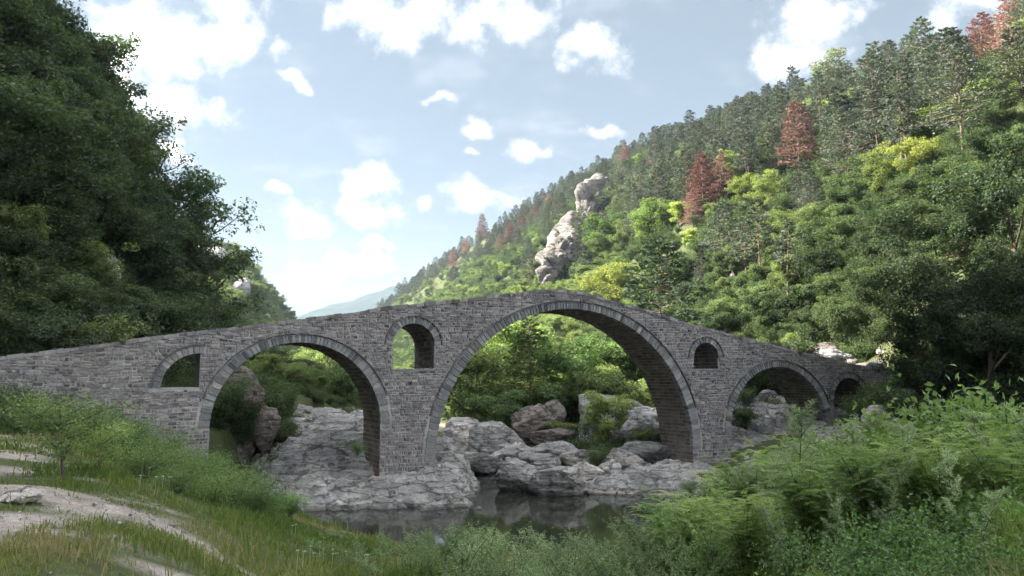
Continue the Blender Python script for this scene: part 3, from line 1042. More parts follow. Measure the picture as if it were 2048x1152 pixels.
ROCKS = [
    (925, 918, 100, 88, 67, M_ROCKP, 'pale rock mass at the water edge behind the left pier of the main arch', 1, .9, 'outcrop'),
    (905, 935, 60, 30, 62, M_ROCKP, 'small pale rock at the waterline behind the central pier', 2, .9, 'boulder'),
    (982, 918, 120, 58, 58, M_ROCK, 'grey layered rock between the pale outcrop and the brown boulder', 3, .8, 'boulder'),
    (1062, 872, 96, 64, 66, M_ROCKB, 'tall brown boulder under the trees in the middle of the main arch', 4, .8, 'boulder'),
    (1098, 892, 92, 34, 62, M_ROCKB, 'low dark slab lying in front of the brown boulder', 5, .7, 'boulder'),
    (1098, 845, 50, 40, 69, M_ROCKB, 'brown rock leaning behind the tall brown boulder', 31, .8, 'boulder'),
    (1245, 905, 165, 118, 63, M_ROCK, 'huge rounded grey rock behind the right pier of the main arch', 6, .9, 'outcrop'),
    (1285, 885, 90, 58, 57, M_ROCK, 'overhanging grey block in front of the huge rounded rock', 7, .8, 'boulder'),
    (1280, 925, 110, 40, 55, M_ROCK, 'cracked grey rock at the foot of the right pier', 8, .8, 'boulder'),
    (1190, 905, 60, 50, 64, M_ROCKB, 'dark rock in shade beside the huge rounded rock', 32, .8, 'boulder'),
    (950, 946, 105, 42, 55, M_ROCK, 'smooth pale grey rock beside the bright strip of water', 9, .8, 'boulder'),
    (1035, 930, 110, 42, 56, M_ROCK, 'broad flat rock in the middle of the rocky river bed', 10, .9, 'boulder'),
    (1110, 922, 110, 36, 57, M_ROCK, 'grey flat rock below the low dark slab', 11, .9, 'boulder'),
    (1165, 938, 80, 42, 55, M_ROCKP, 'pale grey block left of the green plants under the main arch', 12, .8, 'boulder'),
    (1030, 986, 100, 62, 47, M_ROCK, 'steep dark grey layered rock rising from the pool', 13, .8, 'boulder'),
    (1110, 993, 112, 60, 45, M_ROCK, 'bluish grey rounded rock standing in the pool under the arch crown', 14, .8, 'boulder'),
    (1090, 950, 90, 40, 50, M_ROCK, 'grey rock right behind the rocks standing in the pool', 15, .8, 'boulder'),
    (1168, 962, 72, 34, 49, M_ROCKP, 'pale wedge of rock right of the rocks in the pool', 16, .8, 'boulder'),
    (1220, 962, 60, 36, 50, M_ROCK, 'small grey rock between the pale wedge and the right pier', 17, .8, 'boulder'),
    (1300, 978, 150, 46, 48, M_ROCK, 'long low grey rock in front of the right pier', 18, .7, 'boulder'),
    (1375, 992, 80, 30, 46, M_ROCK, 'low grey rock beside the round green bush', 19, .7, 'boulder'),
    (1240, 935, 70, 30, 53, M_ROCKP, 'pale flat stone with grass at the right pier', 33, .8, 'boulder'),
    (1515, 905, 170, 66, 61, M_ROCK, 'broad grey rock slab seen low in the right arch', 20, .8, 'outcrop'),
    (1478, 850, 70, 62, 65, M_ROCK, 'grey rock against the left side of the right arch', 21, .8, 'boulder'),
    (1555, 850, 100, 62, 64, M_ROCK, 'layered grey rock in the upper middle of the right arch', 22, .8, 'boulder'),
    (1500, 930, 110, 40, 56, M_ROCK, 'grey rock just in front of the right arch', 34, .8, 'boulder'),
    (1655, 712, 84, 26, 67, M_ROCKB, 'flat overhanging pale rock above the right end of the bridge', 23, .8, 'boulder'),
    (1672, 728, 90, 26, 65, M_ROCK, 'dark rock under the flat overhanging rock by the bridge end', 24, .8, 'boulder'),
    (1735, 742, 70, 16, 63, M_ROCKB, 'pale low stones where the bridge deck meets the right bank', 25, .8, 'boulder'),
    (1705, 735, 44, 18, 64, M_ROCKB, 'small grey rock beside the deck at the right end', 26, .8, 'boulder'),
    (350, 912, 60, 34, 27, M_ROCKB, 'brownish boulder half hidden in bushes on the near left bank', 27, .8, 'boulder'),
    (20, 1000, 110, 22, 13.6, M_ROCKP, 'weathered pale ledge beside the sandy path', 28, .6, 'ledge'),
    (1760, 870, 60, 56, 50, M_ROCKP, 'pale stone in deep shade under the dark trees', 29, .8, 'boulder'),
    (570, 862, 130, 46, 58, M_ROCK, 'grey rock shelf seen low through the left arch', 35, .9, 'outcrop'),
    (660, 872, 150, 48, 55, M_ROCK, 'sloping grey rock filling the foot of the left arch', 36, .9, 'outcrop'),
]
for (px, pyb, wpx, hpx, Y, mat, lab, sd_, dep, nm) in ROCKS:
    if px < 400:
        Y = float(ray_ground(px, pyb)[1])
    rock(px, pyb, wpx, hpx, Y, mat, lab, sd_ * 7 + 1, dep, random.Random(sd_).uniform(-.5, .5), nm, sub=5 if wpx > 85 else 4)
rr0 = random.Random(99)
for i in range(34):
    x_ = rr0.uniform(.5, 21); y_ = rr0.uniform(45, 58) if x_ < 11 else rr0.uniform(43.5, 50)
    w_ = rr0.uniform(.5, 1.5)
    me = rock_mesh('boulder', (w_ * .55, w_ * .5, w_ * rr0.uniform(.28, .45)), [M_ROCK, M_ROCKP, M_ROCK][i % 3], 900 + i, 3, 13, .8)
    o = link('boulder', me, loc=(x_, y_, max(hgt(x_, y_), -.1) + w_ * .12), category='rock', group='loose boulders in the river bed',
             label='small loose boulder on the rocky river bed under the main arch' if x_ < 11 else 'small loose boulder on the flat rocks by the right pier')
    o.rotation_euler = (rr0.uniform(-.2, .2), rr0.uniform(-.2, .2), rr0.uniform(0, 6))
    if x_ >= 11:
        o['group'] = 'loose boulders by the right pier'
# upright dark rock inside the left arch, overgrown on top
rock(462, 900, 92, 146, 46.5, M_ROCKB, 'upright dark rock pillar inside the left arch', 402, .9, .2, 'rock_pillar', 5, tilt=(.6, .1))
rock(525, 890, 60, 84, 47.5, M_ROCKB, 'cracked shoulder of rock right of the dark pillar in the left arch', 403, .9, .5, 'boulder', 4)
# cliff pieces on the left slope
for i, (px, py, wpx, hpx, Y, lab) in enumerate([
        (290, 272, 50, 38, 84, 'small dark rock jutting out against the sky on the left slope'),
        (452, 540, 76, 54, 88, 'bare rock face on the tip of the left spur'),
        (508, 592, 44, 46, 89, 'dark broken rock at the right end of the left spur'),
        (315, 440, 60, 46, 78, 'pale cliff fragment among the trees of the left slope'),
        (230, 560, 60, 50, 68, 'grey rock patch between trees on the left slope')]):
    px -= 30
    g0 = ray_ground(px, py)
    wd, hh = wpx * g0[1] / F, hpx * g0[1] / F
    o = link('cliff_rock', rock_mesh('cliff_rock', (wd * .62, wd * .7, hh * .75), M_ROCKB if i == 0 else M_ROCK, 500 + i, 4, 13, 1.6), loc=(g0[0], g0[1], g0[2] + hh * .12), label=lab, category='rock')
    o.rotation_euler = (0, .3, i * .4)
# rocks showing on the right slope
for i, (px, py, wpx, hpx, lab, mt) in enumerate([
        (1480, 560, 26, 46, 'pale rock streak in the shaded bushes of the right slope', M_ROCKB),
        (1672, 560, 34, 50, 'grey rock patch in shade on the right slope', M_ROCKB)]):
    g0 = ray_ground(px, py)
    o = rock(px, py + 10, wpx, hpx, g0[1] + .5, mt, lab, 600 + i, .8, .3 * i, 'crag_rock', 5, planes=26, tilt=(.9, .2), rough=2.4)

CRAG_Y = 205.0
def crag_piece(p_lo, p_hi, wpx, seed, label, lift=.42):
    """rib of rock lying along the slope between two points of the ground"""
    g1, g2 = ray_ground(*p_lo), ray_ground(*p_hi)
    ax_ = Vector(g2 - g1); c_ = .5 * (g1 + g2)
    wd = wpx * c_[1] / F
    dm = (wd * .55, wd * .75, ax_.length * .56)
    o = link('crag_rock', rock_mesh('crag_rock', dm, M_CRAG, seed, 5, 40, 2.6, (.9, .2)), label=label, category='rock')
    o.rotation_mode = 'QUATERNION'
    o.rotation_quaternion = ax_.to_track_quat('Z', 'Y')
    o.location = c_ + np.array([0, -.5, .8]) * wd * lift
    return o
crag_piece((1128, 545), (1208, 388), 60, 630, 'long slanted pale crag on the sunlit right slope')
crag_piece((1092, 588), (1146, 512), 62, 631, 'rounded foot of the pale crag just above the bridge crown')
crag_piece((1180, 430), (1216, 380), 44, 632, 'top block of the pale crag against the pines')
crag_piece((1140, 500), (1192, 470), 38, 633, 'ledge jutting from the middle of the pale crag')
# bedrock sheets: terraced and cracked rock following the ground
def rock_sheet(name, x0, x1, y0, y1, base, seed, mat, label, step=.11, tilt=(.10, .05), ledge=.42, rough=1.0, water_edge=None):
    sx = np.arange(x0, x1, step); sy = np.arange(y0, y1, step)
    SX, SY = np.meshgrid(sx, sy)
    wx = fbm2(SX, SY, 3.0, 4, seed); wy = fbm2(SX, SY, 2.6, 4, seed + 1)
    hS = base(SX, SY) + (.34 * wx + .2 * wy) * rough
    b0 = hS.copy()
    tq = (hS + tilt[0] * SX + tilt[1] * SY + .35 * fbm2(SX, SY, 4.0, 3, seed + 2)) / ledge
    fr = tq - np.floor(tq)
    hS = hS + (sstep(fr, .25, .55) - fr) * ledge * .8
    tq = (hS - tilt[0] * 1.6 * SX + tilt[1] * 2 * SY + .2 * fbm2(SX, SY, 1.5, 3, seed + 3)) / (ledge * .4)
    fr = tq - np.floor(tq)
    hS = hS + (sstep(fr, .2, .5) - fr) * ledge * .4 * .6
    f1, f2 = worley(np.stack([SX * .5 + wx * .5, SY * .8 + wy * .5, 0 * SX], -1), seed + 4)
    hS = hS - sstep(.11 - (f2 - f1), 0, .11) * .18 * rough
    hS = hS + .05 * fbm2(SX, SY, .5, 3, seed + 5)
    # ragged sunken rim
    m = 1.3
    rim = np.minimum.reduce([SX - x0, x1 - SX, SY - y0, y1 - SY]) + .6 * fbm2(SX, SY, 1.4, 3, seed + 6)
    hS = hS - (1 - sstep(rim, 0, m)) * 1.6
    if water_edge is not None:
        hS = np.where(b0 < .05, np.minimum(hS, b0 * .8), hS)
    I3 = np.arange(SX.size).reshape(SX.shape)
    q3 = np.stack([I3[:-1, :-1], I3[:-1, 1:], I3[1:, 1:], I3[1:, :-1]], -1).reshape(-1, 4)
    return link(name, mesh_np(name, np.stack([SX, SY, hS], -1), q3, [mat], None, True), label=label, category='rock')
rock_sheet('bedrock_outcrop', -16.5, -1.2, 38.9, 50.6, lambda x, y: slab_base(x, y), 61, M_ROCK, 'broad sloping slab of cracked grey bedrock around the left pier, dipping into the pool', water_edge=True)
rock_sheet('bedrock_outcrop', -19.5, -3.8, 50.2, 63, lambda x, y: np.minimum(slab_base(x, y) + .1, height(x, y, False) + .5), 161, M_ROCK, 'grey rock shelf behind the left arch at the foot of the bright bushes', step=.16, ledge=.6)
rock_sheet('bedrock_outcrop', .6, 13.6, 44.4, 62, lambda x, y: height(x, y, False) + .06, 261, M_ROCK, 'cracked bedrock floor between the boulders under the main arch', step=.16, ledge=.35, rough=1.4)
rock_sheet('bedrock_outcrop', 11.5, 25.0, 55.5, 69, lambda x, y: height(x, y, False) + .2 + .18 * np.clip(y - 57, 0, 9), 361, M_ROCK, 'layered grey rock slope seen through the right arch', step=.16, ledge=.7, tilt=(.25, .05), rough=1.3)
rock_sheet('bedrock_outcrop', 12.3, 24.0, 42.5, 55.5, lambda x, y: height(x, y, False) + .12, 461, M_ROCK, 'flat rocks in front of the right arch behind the shrubs', step=.16, ledge=.35, rough=1.2)

# ------------------------------------------------------------------ vegetation: one mesh per kind and variant
def rnd_dirs(r_, n):
    v = r_.normal(size=(n, 3))
    return v / np.linalg.norm(v, axis=1, keepdims=True)

def broadleaf(seed, H, spread, nl, leaf, trunk_h=.3, open_=0.0, droop=0.0, clump=.11, fill=1.0):
    """trunk mesh and crown mesh of a broad-leaved tree, foot at the origin"""
    r_ = np.random.RandomState(seed)
    tg, cg = Geo(), Geo()
    lean = r_.uniform(-.08, .08, 2) * H
    tops = np.array([[lean[0] * t ** 1.5 + .02 * H * math.sin(5 * t + seed), lean[1] * t ** 1.5, H * .82 * t - .4] for t in np.linspace(0, 1, 7)])
    rad = H * .02 * (1 - np.linspace(0, 1, 7) * .85)
    tube(tg, tops, rad, 7)
    cl = []
    nb = r_.randint(9, 13)
    for i in range(nb):
        h = trunk_h + (0.93 - trunk_h) * ((i + r_.uniform(0, .9)) / nb)
        base = np.array([np.interp(h * H, tops[:, 2], tops[:, k]) for k in range(3)])
        az_ = i * 2.4 + r_.uniform(-.5, .5)
        prof = math.sin(math.pi * min(1, max(.05, (h - trunk_h * .6) / (1.06 - trunk_h * .6)))) ** .7
        L_ = spread * prof * r_.uniform(.7, 1.15)
        up = r_.uniform(.25, .75) * (1 - h * .3) - droop
        tip = base + np.array([math.cos(az_) * L_, math.sin(az_) * L_, L_ * up + .06 * H])
        mid = base * .5 + tip * .5 + np.array([0, 0, -.08 * L_])
        tube(tg, [base, mid, tip], [H * .008, H * .005, H * .002], 5)
        for t in (.45, .65, .85, 1.0):
            p = base + (tip - base) * t
            k = 2 if t > .5 else 1
            for _ in range(k):
                q = p + r_.normal(size=3) * np.array([1, 1, .6]) * L_ * .22
                cl.append((q, clump * H * r_.uniform(.55, 1.1)))
                tube(tg, [p, q], [H * .003, H * .001], 3)
    top = tops[-1]
    for _ in range(4):
        cl.append((top + r_.normal(size=3) * H * .06 + np.array([0, 0, .04 * H]), clump * H * r_.uniform(.5, .9)))
    vol = np.array([c[1] ** 2 for c in cl]); vol = vol / vol.sum()
    cnt = np.maximum(6, (vol * nl).astype(int))
    zmin = min(c[0][2] for c in cl); zmax = max(c[0][2] for c in cl)
    for (c, cr), n in zip(cl, cnt):
        u = rnd_dirs(r_, n)
        rr = cr * r_.uniform(.25, 1.0, n) ** .5
        p = c + u * rr[:, None] * np.array([1.12, 1.12, .78])
        nr = u * .55 + r_.normal(size=(n, 3)) * .45 + np.array([0, 0, .75])
        t = np.cross(nr, r_.normal(size=(n, 3))) + np.array([0, 0, -.25])
        ct = r_.uniform(-.18, .18)
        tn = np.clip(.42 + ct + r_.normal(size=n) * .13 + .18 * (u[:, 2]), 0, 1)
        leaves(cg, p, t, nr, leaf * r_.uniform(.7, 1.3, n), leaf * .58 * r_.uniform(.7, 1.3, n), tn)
    return tg.mesh('tree_trunk', [M_BARK], True), cg.mesh('tree_crown', [M_LEAF])

def pine(seed, H, spread, bare_f=.38, nb=62, leafy=1.0, ragged=.3, card=.42):
    r_ = np.random.RandomState(seed)
    tg, cg = Geo(), Geo()
    lean = r_.uniform(-.03, .03, 2) * H
    zs = np.linspace(0, 1, 8)
    tr = np.array([[lean[0] * t * t, lean[1] * t * t + .01 * H * math.sin(4 * t), H * t - .4 * (1 - t)] for t in zs])
    tube(tg, tr, H * .0135 * (1.03 - zs * .95), 6)
    for i in range(nb):
        h = bare_f + (1 - bare_f) * ((i + r_.uniform(0, 1)) / nb) ** .92
        base = np.array([np.interp(h * H, tr[:, 2], tr[:, k]) for k in range(3)])
        rel = (h - bare_f) / (1 - bare_f)
        prof = (1 - rel) ** .6 * min(1, .5 + rel * 3.0)
        L_ = spread * (prof * r_.uniform(1 - ragged, 1.1) + .05)
        az_ = i * 2.399 + r_.uniform(-.4, .4)
        rise = (.35 * rel - .12 + r_.uniform(-.12, .1)) * L_
        dirh = np.array([math.cos(az_), math.sin(az_), 0])
        tip = base + dirh * L_ + np.array([0, 0, rise])
        mid = base + dirh * L_ * .55 + np.array([0, 0, rise * .3 - .03 * L_])
        tube(tg, [base, mid, tip], [H * .0042, H * .003, H * .0012], 4)
        n = max(8, int(56 * leafy * (L_ / spread + .25)))
        t = r_.uniform(.3, 1.05, n) ** .75
        side = np.cross(dirh, [0, 0, 1.0])
        p = base + (tip - base) * t[:, None] + side * (r_.normal(size=n) * .24 * L_ * (1.15 - .5 * t))[:, None]
        p[:, 2] += r_.normal(size=n) * .055 * L_ + .05 * L_ - .10 * L_ * np.abs(r_.normal(size=n)) * .4
        dr_ = dirh + r_.normal(size=(n, 3)) * np.array([.7, .7, .45]) + np.array([0, 0, .35])
        nr = r_.normal(size=(n, 3)) * .6 + np.array([0, 0, .8])
        leaves(cg, p, dr_, nr, card * r_.uniform(.7, 1.3, n), card * .34 * r_.uniform(.7, 1.3, n), np.clip(.4 + r_.normal(size=n) * .15 + r_.uniform(-.12, .12), 0, 1))
    # dead stubs on the bare trunk
    for i in range(9):
        h = r_.uniform(.12, bare_f + .05); az_ = r_.uniform(0, 6.28)
        b = np.array([np.interp(h * H, tr[:, 2], tr[:, k]) for k in range(3)])
        L_ = r_.uniform(.05, .12) * H
        tube(tg, [b, b + np.array([math.cos(az_) * L_, math.sin(az_) * L_, r_.uniform(-.1, .2) * L_])], [H * .003, H * .001], 3)
    return tg.mesh('pine_trunk', [M_BARKP], True), cg.mesh('pine_crown', [M_NEEDLE])

def bush(seed, H, W, nl, leaf, mat=None, asp=.55, upright=.5):
    r_ = np.random.RandomState(seed)
    tg, cg = Geo(), Geo()
    ns = 16
    for i in range(ns):
        az_ = i * 2.4 + r_.uniform(-.4, .4)
        L_ = W * .5 * r_.uniform(.35, 1.0)
        hh = H * r_.uniform(.55, 1.0) * (1 - .35 * (L_ / (W * .5)) ** 2)
        tip = np.array([math.cos(az_) * L_, math.sin(az_) * L_, hh])
        mid = np.array([tip[0] * .35, tip[1] * .35, hh * .55])
        tube(tg, [[0, 0, -.15], mid, tip], [H * .012, H * .008, H * .003], 4)
        n = nl // ns
        t = r_.uniform(.18, 1.05, n) ** .8
        a_ = np.where(t[:, None] < .5, mid * (t[:, None] * 2), mid + (tip - mid) * (t[:, None] - .5) * 2)
        p = a_ + r_.normal(size=(n, 3)) * np.array([1, 1, .8]) * W * .095
        nr = r_.normal(size=(n, 3)) * .6 + np.array([0, 0, .8]) + p * .3 / W
        d_ = r_.normal(size=(n, 3)) * .7 + tip / np.linalg.norm(tip) * .5
        ct = r_.uniform(-.15, .15)
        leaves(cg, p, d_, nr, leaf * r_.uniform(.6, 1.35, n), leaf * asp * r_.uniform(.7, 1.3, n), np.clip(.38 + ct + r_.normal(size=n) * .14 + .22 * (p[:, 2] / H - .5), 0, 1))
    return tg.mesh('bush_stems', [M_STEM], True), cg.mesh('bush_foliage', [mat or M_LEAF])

BROAD = [broadleaf(10 + i, 9.0, [3.1, 3.6, 2.8, 3.3, 2.5, 3.0][i], 6200, .33, [.25, .2, .3, .16, .2, .28][i], clump=[.115, .13, .11, .12, .10, .125][i]) for i in range(6)]
BIG = [broadleaf(40 + i, 14.0, [5.2, 5.8, 4.8][i], 15000, .30, [.16, .12, .2][i], clump=.10) for i in range(3)]
THIN = [broadleaf(50 + i, 8.0, 2.4, 2200, .24, .3, clump=.10) for i in range(2)]
PINE = [pine(70 + i, 12.5, [3.7, 3.3, 4.2, 3.1, 3.8, 3.4, 4.4][i], [.36, .42, .3, .5, .22, .4, .34][i], nb=[62, 54, 70, 44, 74, 40, 58][i], ragged=[.35, .55, .4, .6, .3, .65, .5][i], card=.46) for i in range(7)]
DEADP = [pine(90 + i, 12.5, [3.9, 3.5, 3.0][i], [.16, .1, .25][i], [74, 82, 60][i], 1.15, .35, .42) for i in range(3)]
SNAG = pine(98, 11.0, 1.2, .1, 26, 0.0, .6)
BUSH = [bush(110 + i, 2.6, 3.0, 2600, .19) for i in range(4)]

COLX = bpy.data.collections.new('proto_parts')       # not linked: sources for the far woods
def merged(name, pair):
    """trunk and crown of a far tree as one mesh"""
    ms = [p for p in pair]
    vs, fs, cs, mi, off_ = [], {3: [], 4: []}, [], {3: [], 4: []}, 0
    mats = []
    for k_, m in enumerate(ms):
        n = len(m.vertices)
        co = np.empty(n * 3, np.float32); m.vertices.foreach_get('co', co)
        vs.append(co.reshape(-1, 3))
        ti = np.empty(n, np.float32); m.attributes['tint'].data.foreach_get('value', ti); cs.append(ti)
        tot = np.empty(len(m.polygons), np.int32); m.polygons.foreach_get('loop_total', tot)
        st = np.empty(len(m.polygons), np.int32); m.polygons.foreach_get('loop_start', st)
        lv = np.empty(len(m.loops), np.int32); m.loops.foreach_get('vertex_index', lv)
        for q in (3, 4):
            s_ = st[tot == q]
            if len(s_):
                fs[q].append(lv[s_[:, None] + np.arange(q)] + off_)
                mi[q].append(np.full(len(s_), k_))
        mats.append(m.materials[0])
        off_ += n
    F_, MI = [], []
    for q in (4, 3):
        if fs[q]:
            F_.append(np.concatenate(fs[q])); MI.append(np.concatenate(mi[q]))
    return mesh_np(name, np.concatenate(vs), F_, mats, np.concatenate(cs), False, np.concatenate(MI))

MERGED = {}
def merged_of(kind, i):
    key = (kind, i)
    if key not in MERGED:
        src = dict(broad=BROAD, pine=PINE, bush=BUSH, dead=DEADP, thin=THIN, big=BIG)[kind]
        MERGED[key] = merged(kind + '_tree', src[i])
    return MERGED[key]

def plant(name, pair, loc, scale, rz, colr, label, cat, group=None, parts=('trunk', 'crown'), lean=(0, 0)):
    """one plant: an Empty at its foot with its parts below"""
    o = link(name, None, loc=loc, label=label, category=cat)
    if group:
        o['group'] = group
    o.rotation_euler = (lean[0], lean[1], rz)
    o.scale = scale if hasattr(scale, '__len__') else (scale,) * 3
    for nm, me in zip(parts, pair):
        if len(me.polygons) == 0:
            continue
        c = link(nm, me, o)
        c.color = (*colr, 1)
    return o

def scatter(name, points, protos, colr, label):
    """uncountable growth: geometry-node instances of the given meshes on points (x, y, z, rz, scale, index)"""
    coll = bpy.data.collections.new(name + '_sources')
    for i, me in enumerate(protos):
        so = bpy.data.objects.new('%s_source_%02d' % (name, i), me)
        so.color = (*colr[i % len(colr)], 1)
        coll.objects.link(so)
    pts = np.asarray(points, float)
    me = bpy.data.meshes.new(name)
    me.vertices.add(len(pts)); me.vertices.foreach_set('co', pts[:, :3].astype(np.float32).ravel())
    a_ = me.attributes.new('rot', 'FLOAT_VECTOR', 'POINT')
    rot = np.zeros((len(pts), 3), np.float32); rot[:, 2] = pts[:, 3]
    rr_ = np.random.RandomState(len(pts)); rot[:, :2] = rr_.normal(size=(len(pts), 2)) * .05
    a_.data.foreach_set('vector', rot.ravel())
    a_ = me.attributes.new('scl', 'FLOAT', 'POINT'); a_.data.foreach_set('value', pts[:, 4].astype(np.float32))
    a_ = me.attributes.new('pick', 'INT', 'POINT'); a_.data.foreach_set('value', pts[:, 5].astype(np.int32))
    o = link(name, me, kind='stuff', label=label)
    o.color = (*colr[0], 1)
    ng = bpy.data.node_groups.new(name + '_nodes', 'GeometryNodeTree')
    ng.interface.new_socket('Geometry', in_out='INPUT', socket_type='NodeSocketGeometry')
    ng.interface.new_socket('Geometry', in_out='OUTPUT', socket_type='NodeSocketGeometry')
    gi = ng.nodes.new('NodeGroupInput'); go = ng.nodes.new('NodeGroupOutput')
    ci = ng.nodes.new('GeometryNodeCollectionInfo')
    ci.inputs['Collection'].default_value = coll
    ci.inputs['Separate Children'].default_value = True
    ci.inputs['Reset Children'].default_value = True
    ip = ng.nodes.new('GeometryNodeInstanceOnPoints')
    ip.inputs['Pick Instance'].default_value = True
    def na(nm, dt):
        n_ = ng.nodes.new('GeometryNodeInputNamedAttribute'); n_.data_type = dt; n_.inputs['Name'].default_value = nm
        return [s for s in n_.outputs if s.enabled and s.name == 'Attribute'][0]
    L_ = ng.links.new
    L_(gi.outputs[0], ip.inputs['Points']); L_(ci.outputs[0], ip.inputs['Instance'])
    L_(na('pick', 'INT'), ip.inputs['Instance Index']); L_(na('rot', 'FLOAT_VECTOR'), ip.inputs['Rotation']); L_(na('scl', 'FLOAT'), ip.inputs['Scale'])
    L_(ip.outputs[0], go.inputs[0])
    md = o.modifiers.new('scatter', 'NODES'); md.node_group = ng
    return o

# ------------------------------------------------------------------ woods on both slopes
def project(p):
    p = np.asarray(p, float)
    q = p - np.array([0, 0, EYE])
    cp, sp = math.cos(PITCH), math.sin(PITCH)
    zc_ = q[..., 1] * cp + q[..., 2] * sp
    yc = -q[..., 1] * sp + q[..., 2] * cp
    return 1024 + F * q[..., 0] / zc_, 576 - F * yc / zc_, zc_

RT = np.random.RandomState(2024)
def candidates(y0, y1, step):
    xs = np.arange(-.75 * y1 - 12, .75 * y1 + 12, step)
    ys = np.arange(y0, y1, step)
    X, Y = np.meshgrid(xs, ys)
    X = X + RT.uniform(-.48, .48, X.shape) * step; Y = Y + RT.uniform(-.48, .48, Y.shape) * step
    X, Y = X.ravel(), Y.ravel()
    k = np.abs(X / Y) < .70
    return X[k], Y[k]

TREES = []       # (kind, x, y, z, height, radius, colour, zone)
def land_info(X, Y):
    d, a = da(X, Y)
    z = height(X, Y, False)
    bend = np.interp(a, [130, 328, 487, 696, 1200], [0, 18, 36, 47, 60])
    dl = seg_dist(X, Y, np.array(LEFT_BANK), False); dr2 = seg_dist(X, Y, np.array(RIGHT_BANK), False)
    sd = seg_dist(X, Y, RIVER, True); ins = in_poly(X, Y, RIVER)
    sb = (X - P0[0]) * U[0] + (Y - P0[1]) * U[1]; wb = (X - P0[0]) * NB[0] + (Y - P0[1]) * NB[1]
    return d, a, z, d + bend, dl < dr2, sd, ins, sb, wb

def left_extra(y0, y1, step):
    # the left slope is so steep that it needs a finer plan
    X, Y = candidates(y0, y1, step)
    k = X < -.2 * Y
    return X[k], Y[k]
lerp = lambda a, b, t: tuple(x + (y - x) * t for x, y in zip(a, b))
for (y0, y1, step) in ((38, 130, 3.3), (130, 260, 4.6), (260, 430, 6.2), (430, 760, 8.0), (38, 112, -2.7)):
    X, Y = candidates(y0, y1, step) if step > 0 else left_extra(y0, y1, -step)
    extra = step < 0
    d, a, z, dr_, lf, sd, ins, sb, wb = land_info(X, Y)
    base = np.interp(a, [-200, 25, 46, 72, 84, 103, 119, 200, 300, 420, 700], [-22, -22, -12.5, -12.5, -10.5, -11.5, -22, -21, -5, 8, 8])
    zc = np.interp(a, [-200, 80, 119, 200, 328, 487, 700, 1200], [54, 54, 61, 78, 98, 97, 87, 70])
    bound = np.interp(a, [60, 110, 200, 300, 500, 700], [.50, .50, .50, .62, .70, .70]) + .10 * fbm2(X, Y, 30, 2, 88)
    u = RT.uniform(size=(6, len(X)))
    for i in range(len(X)):
        if ins[i] or wb[i] < BW + (.7 if sb[i] < -15 else 1.2) and (-45 < sb[i] < 36) or wb[i] < 0:
            continue
        if extra and not lf[i]:
            continue
        if lf[i]:
            rise_ = base[i] - d[i]
            if (rise_ < -2.5 if Y[i] < 62 else rise_ < -16) or (Y[i] < 150 and sd[i] < (3 if Y[i] < 62 else 1.5)) or (Y[i] < 66 and X[i] > -20 and rise_ < -1):
                continue
            if Y[i] < 130:
                H = 4.2 + 4.2 * u[1, i] + (1.6 if u[2, i] > .85 else 0)
                H *= .62 if rise_ < 4 else 1.0
                if rise_ < -2.5:
                    H = (1.4 + 1.4 * u[1, i]) if Y[i] < 118 else 2.5 + 3.0 * u[1, i]
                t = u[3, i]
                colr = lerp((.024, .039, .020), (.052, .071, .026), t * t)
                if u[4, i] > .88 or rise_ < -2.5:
                    colr = (.078, .095, .026) if rise_ > -2.5 else (.10, .125, .032)  # valley-floor trees: sunlight is put into the second, lighter colour
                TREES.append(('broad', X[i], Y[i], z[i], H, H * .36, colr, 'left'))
            else:
                TREES.append(('broad', X[i], Y[i], z[i], 4 + 3 * u[1, i], 2.4, lerp((.07, .09, .03), (.10, .115, .04), u[3, i]), 'farleft'))
        else:
            if dr_[i] < 17 + 6 * u[0, i] and Y[i] < 200 or sd[i] < 2.5:
                continue
            rel = z[i] / zc[i]
            con = rel > bound[i] and dr_[i] > 45
            if con and u[5, i] > .12 or (not con and rel > bound[i] - .22 and dr_[i] > 48 and u[5, i] < .10):
                H = 7.0 + 6.0 * u[1, i] + (2.5 if u[2, i] > .85 else 0)
                t = u[3, i]
                colr = lerp((.042, .053, .042), (.076, .086, .060), t)
                TREES.append(('pine', X[i], Y[i], z[i], H, H * .23, colr, 'right'))
            else:
                H = (2.6 + 3.4 * u[1, i]) if dr_[i] > 40 else (2.2 + 4.0 * u[1, i])
                if con:
                    H *= 1.15
                t = u[3, i]
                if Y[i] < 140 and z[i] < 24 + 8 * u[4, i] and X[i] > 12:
                    colr = lerp((.026, .042, .016), (.054, .076, .024), t)  # low right slope: its shade is put into these darker leaf colours
                elif Y[i] < 170 and X[i] > 22:
                    colr = lerp((.110, .132, .028), (.168, .185, .036), t)  # belt above it: sunlight is put into these brighter leaf colours
                else:
                    colr = lerp((.064, .088, .024), (.115, .135, .032), t)
                TREES.append(('broad', X[i], Y[i], z[i], H, H * .40, colr, 'right'))

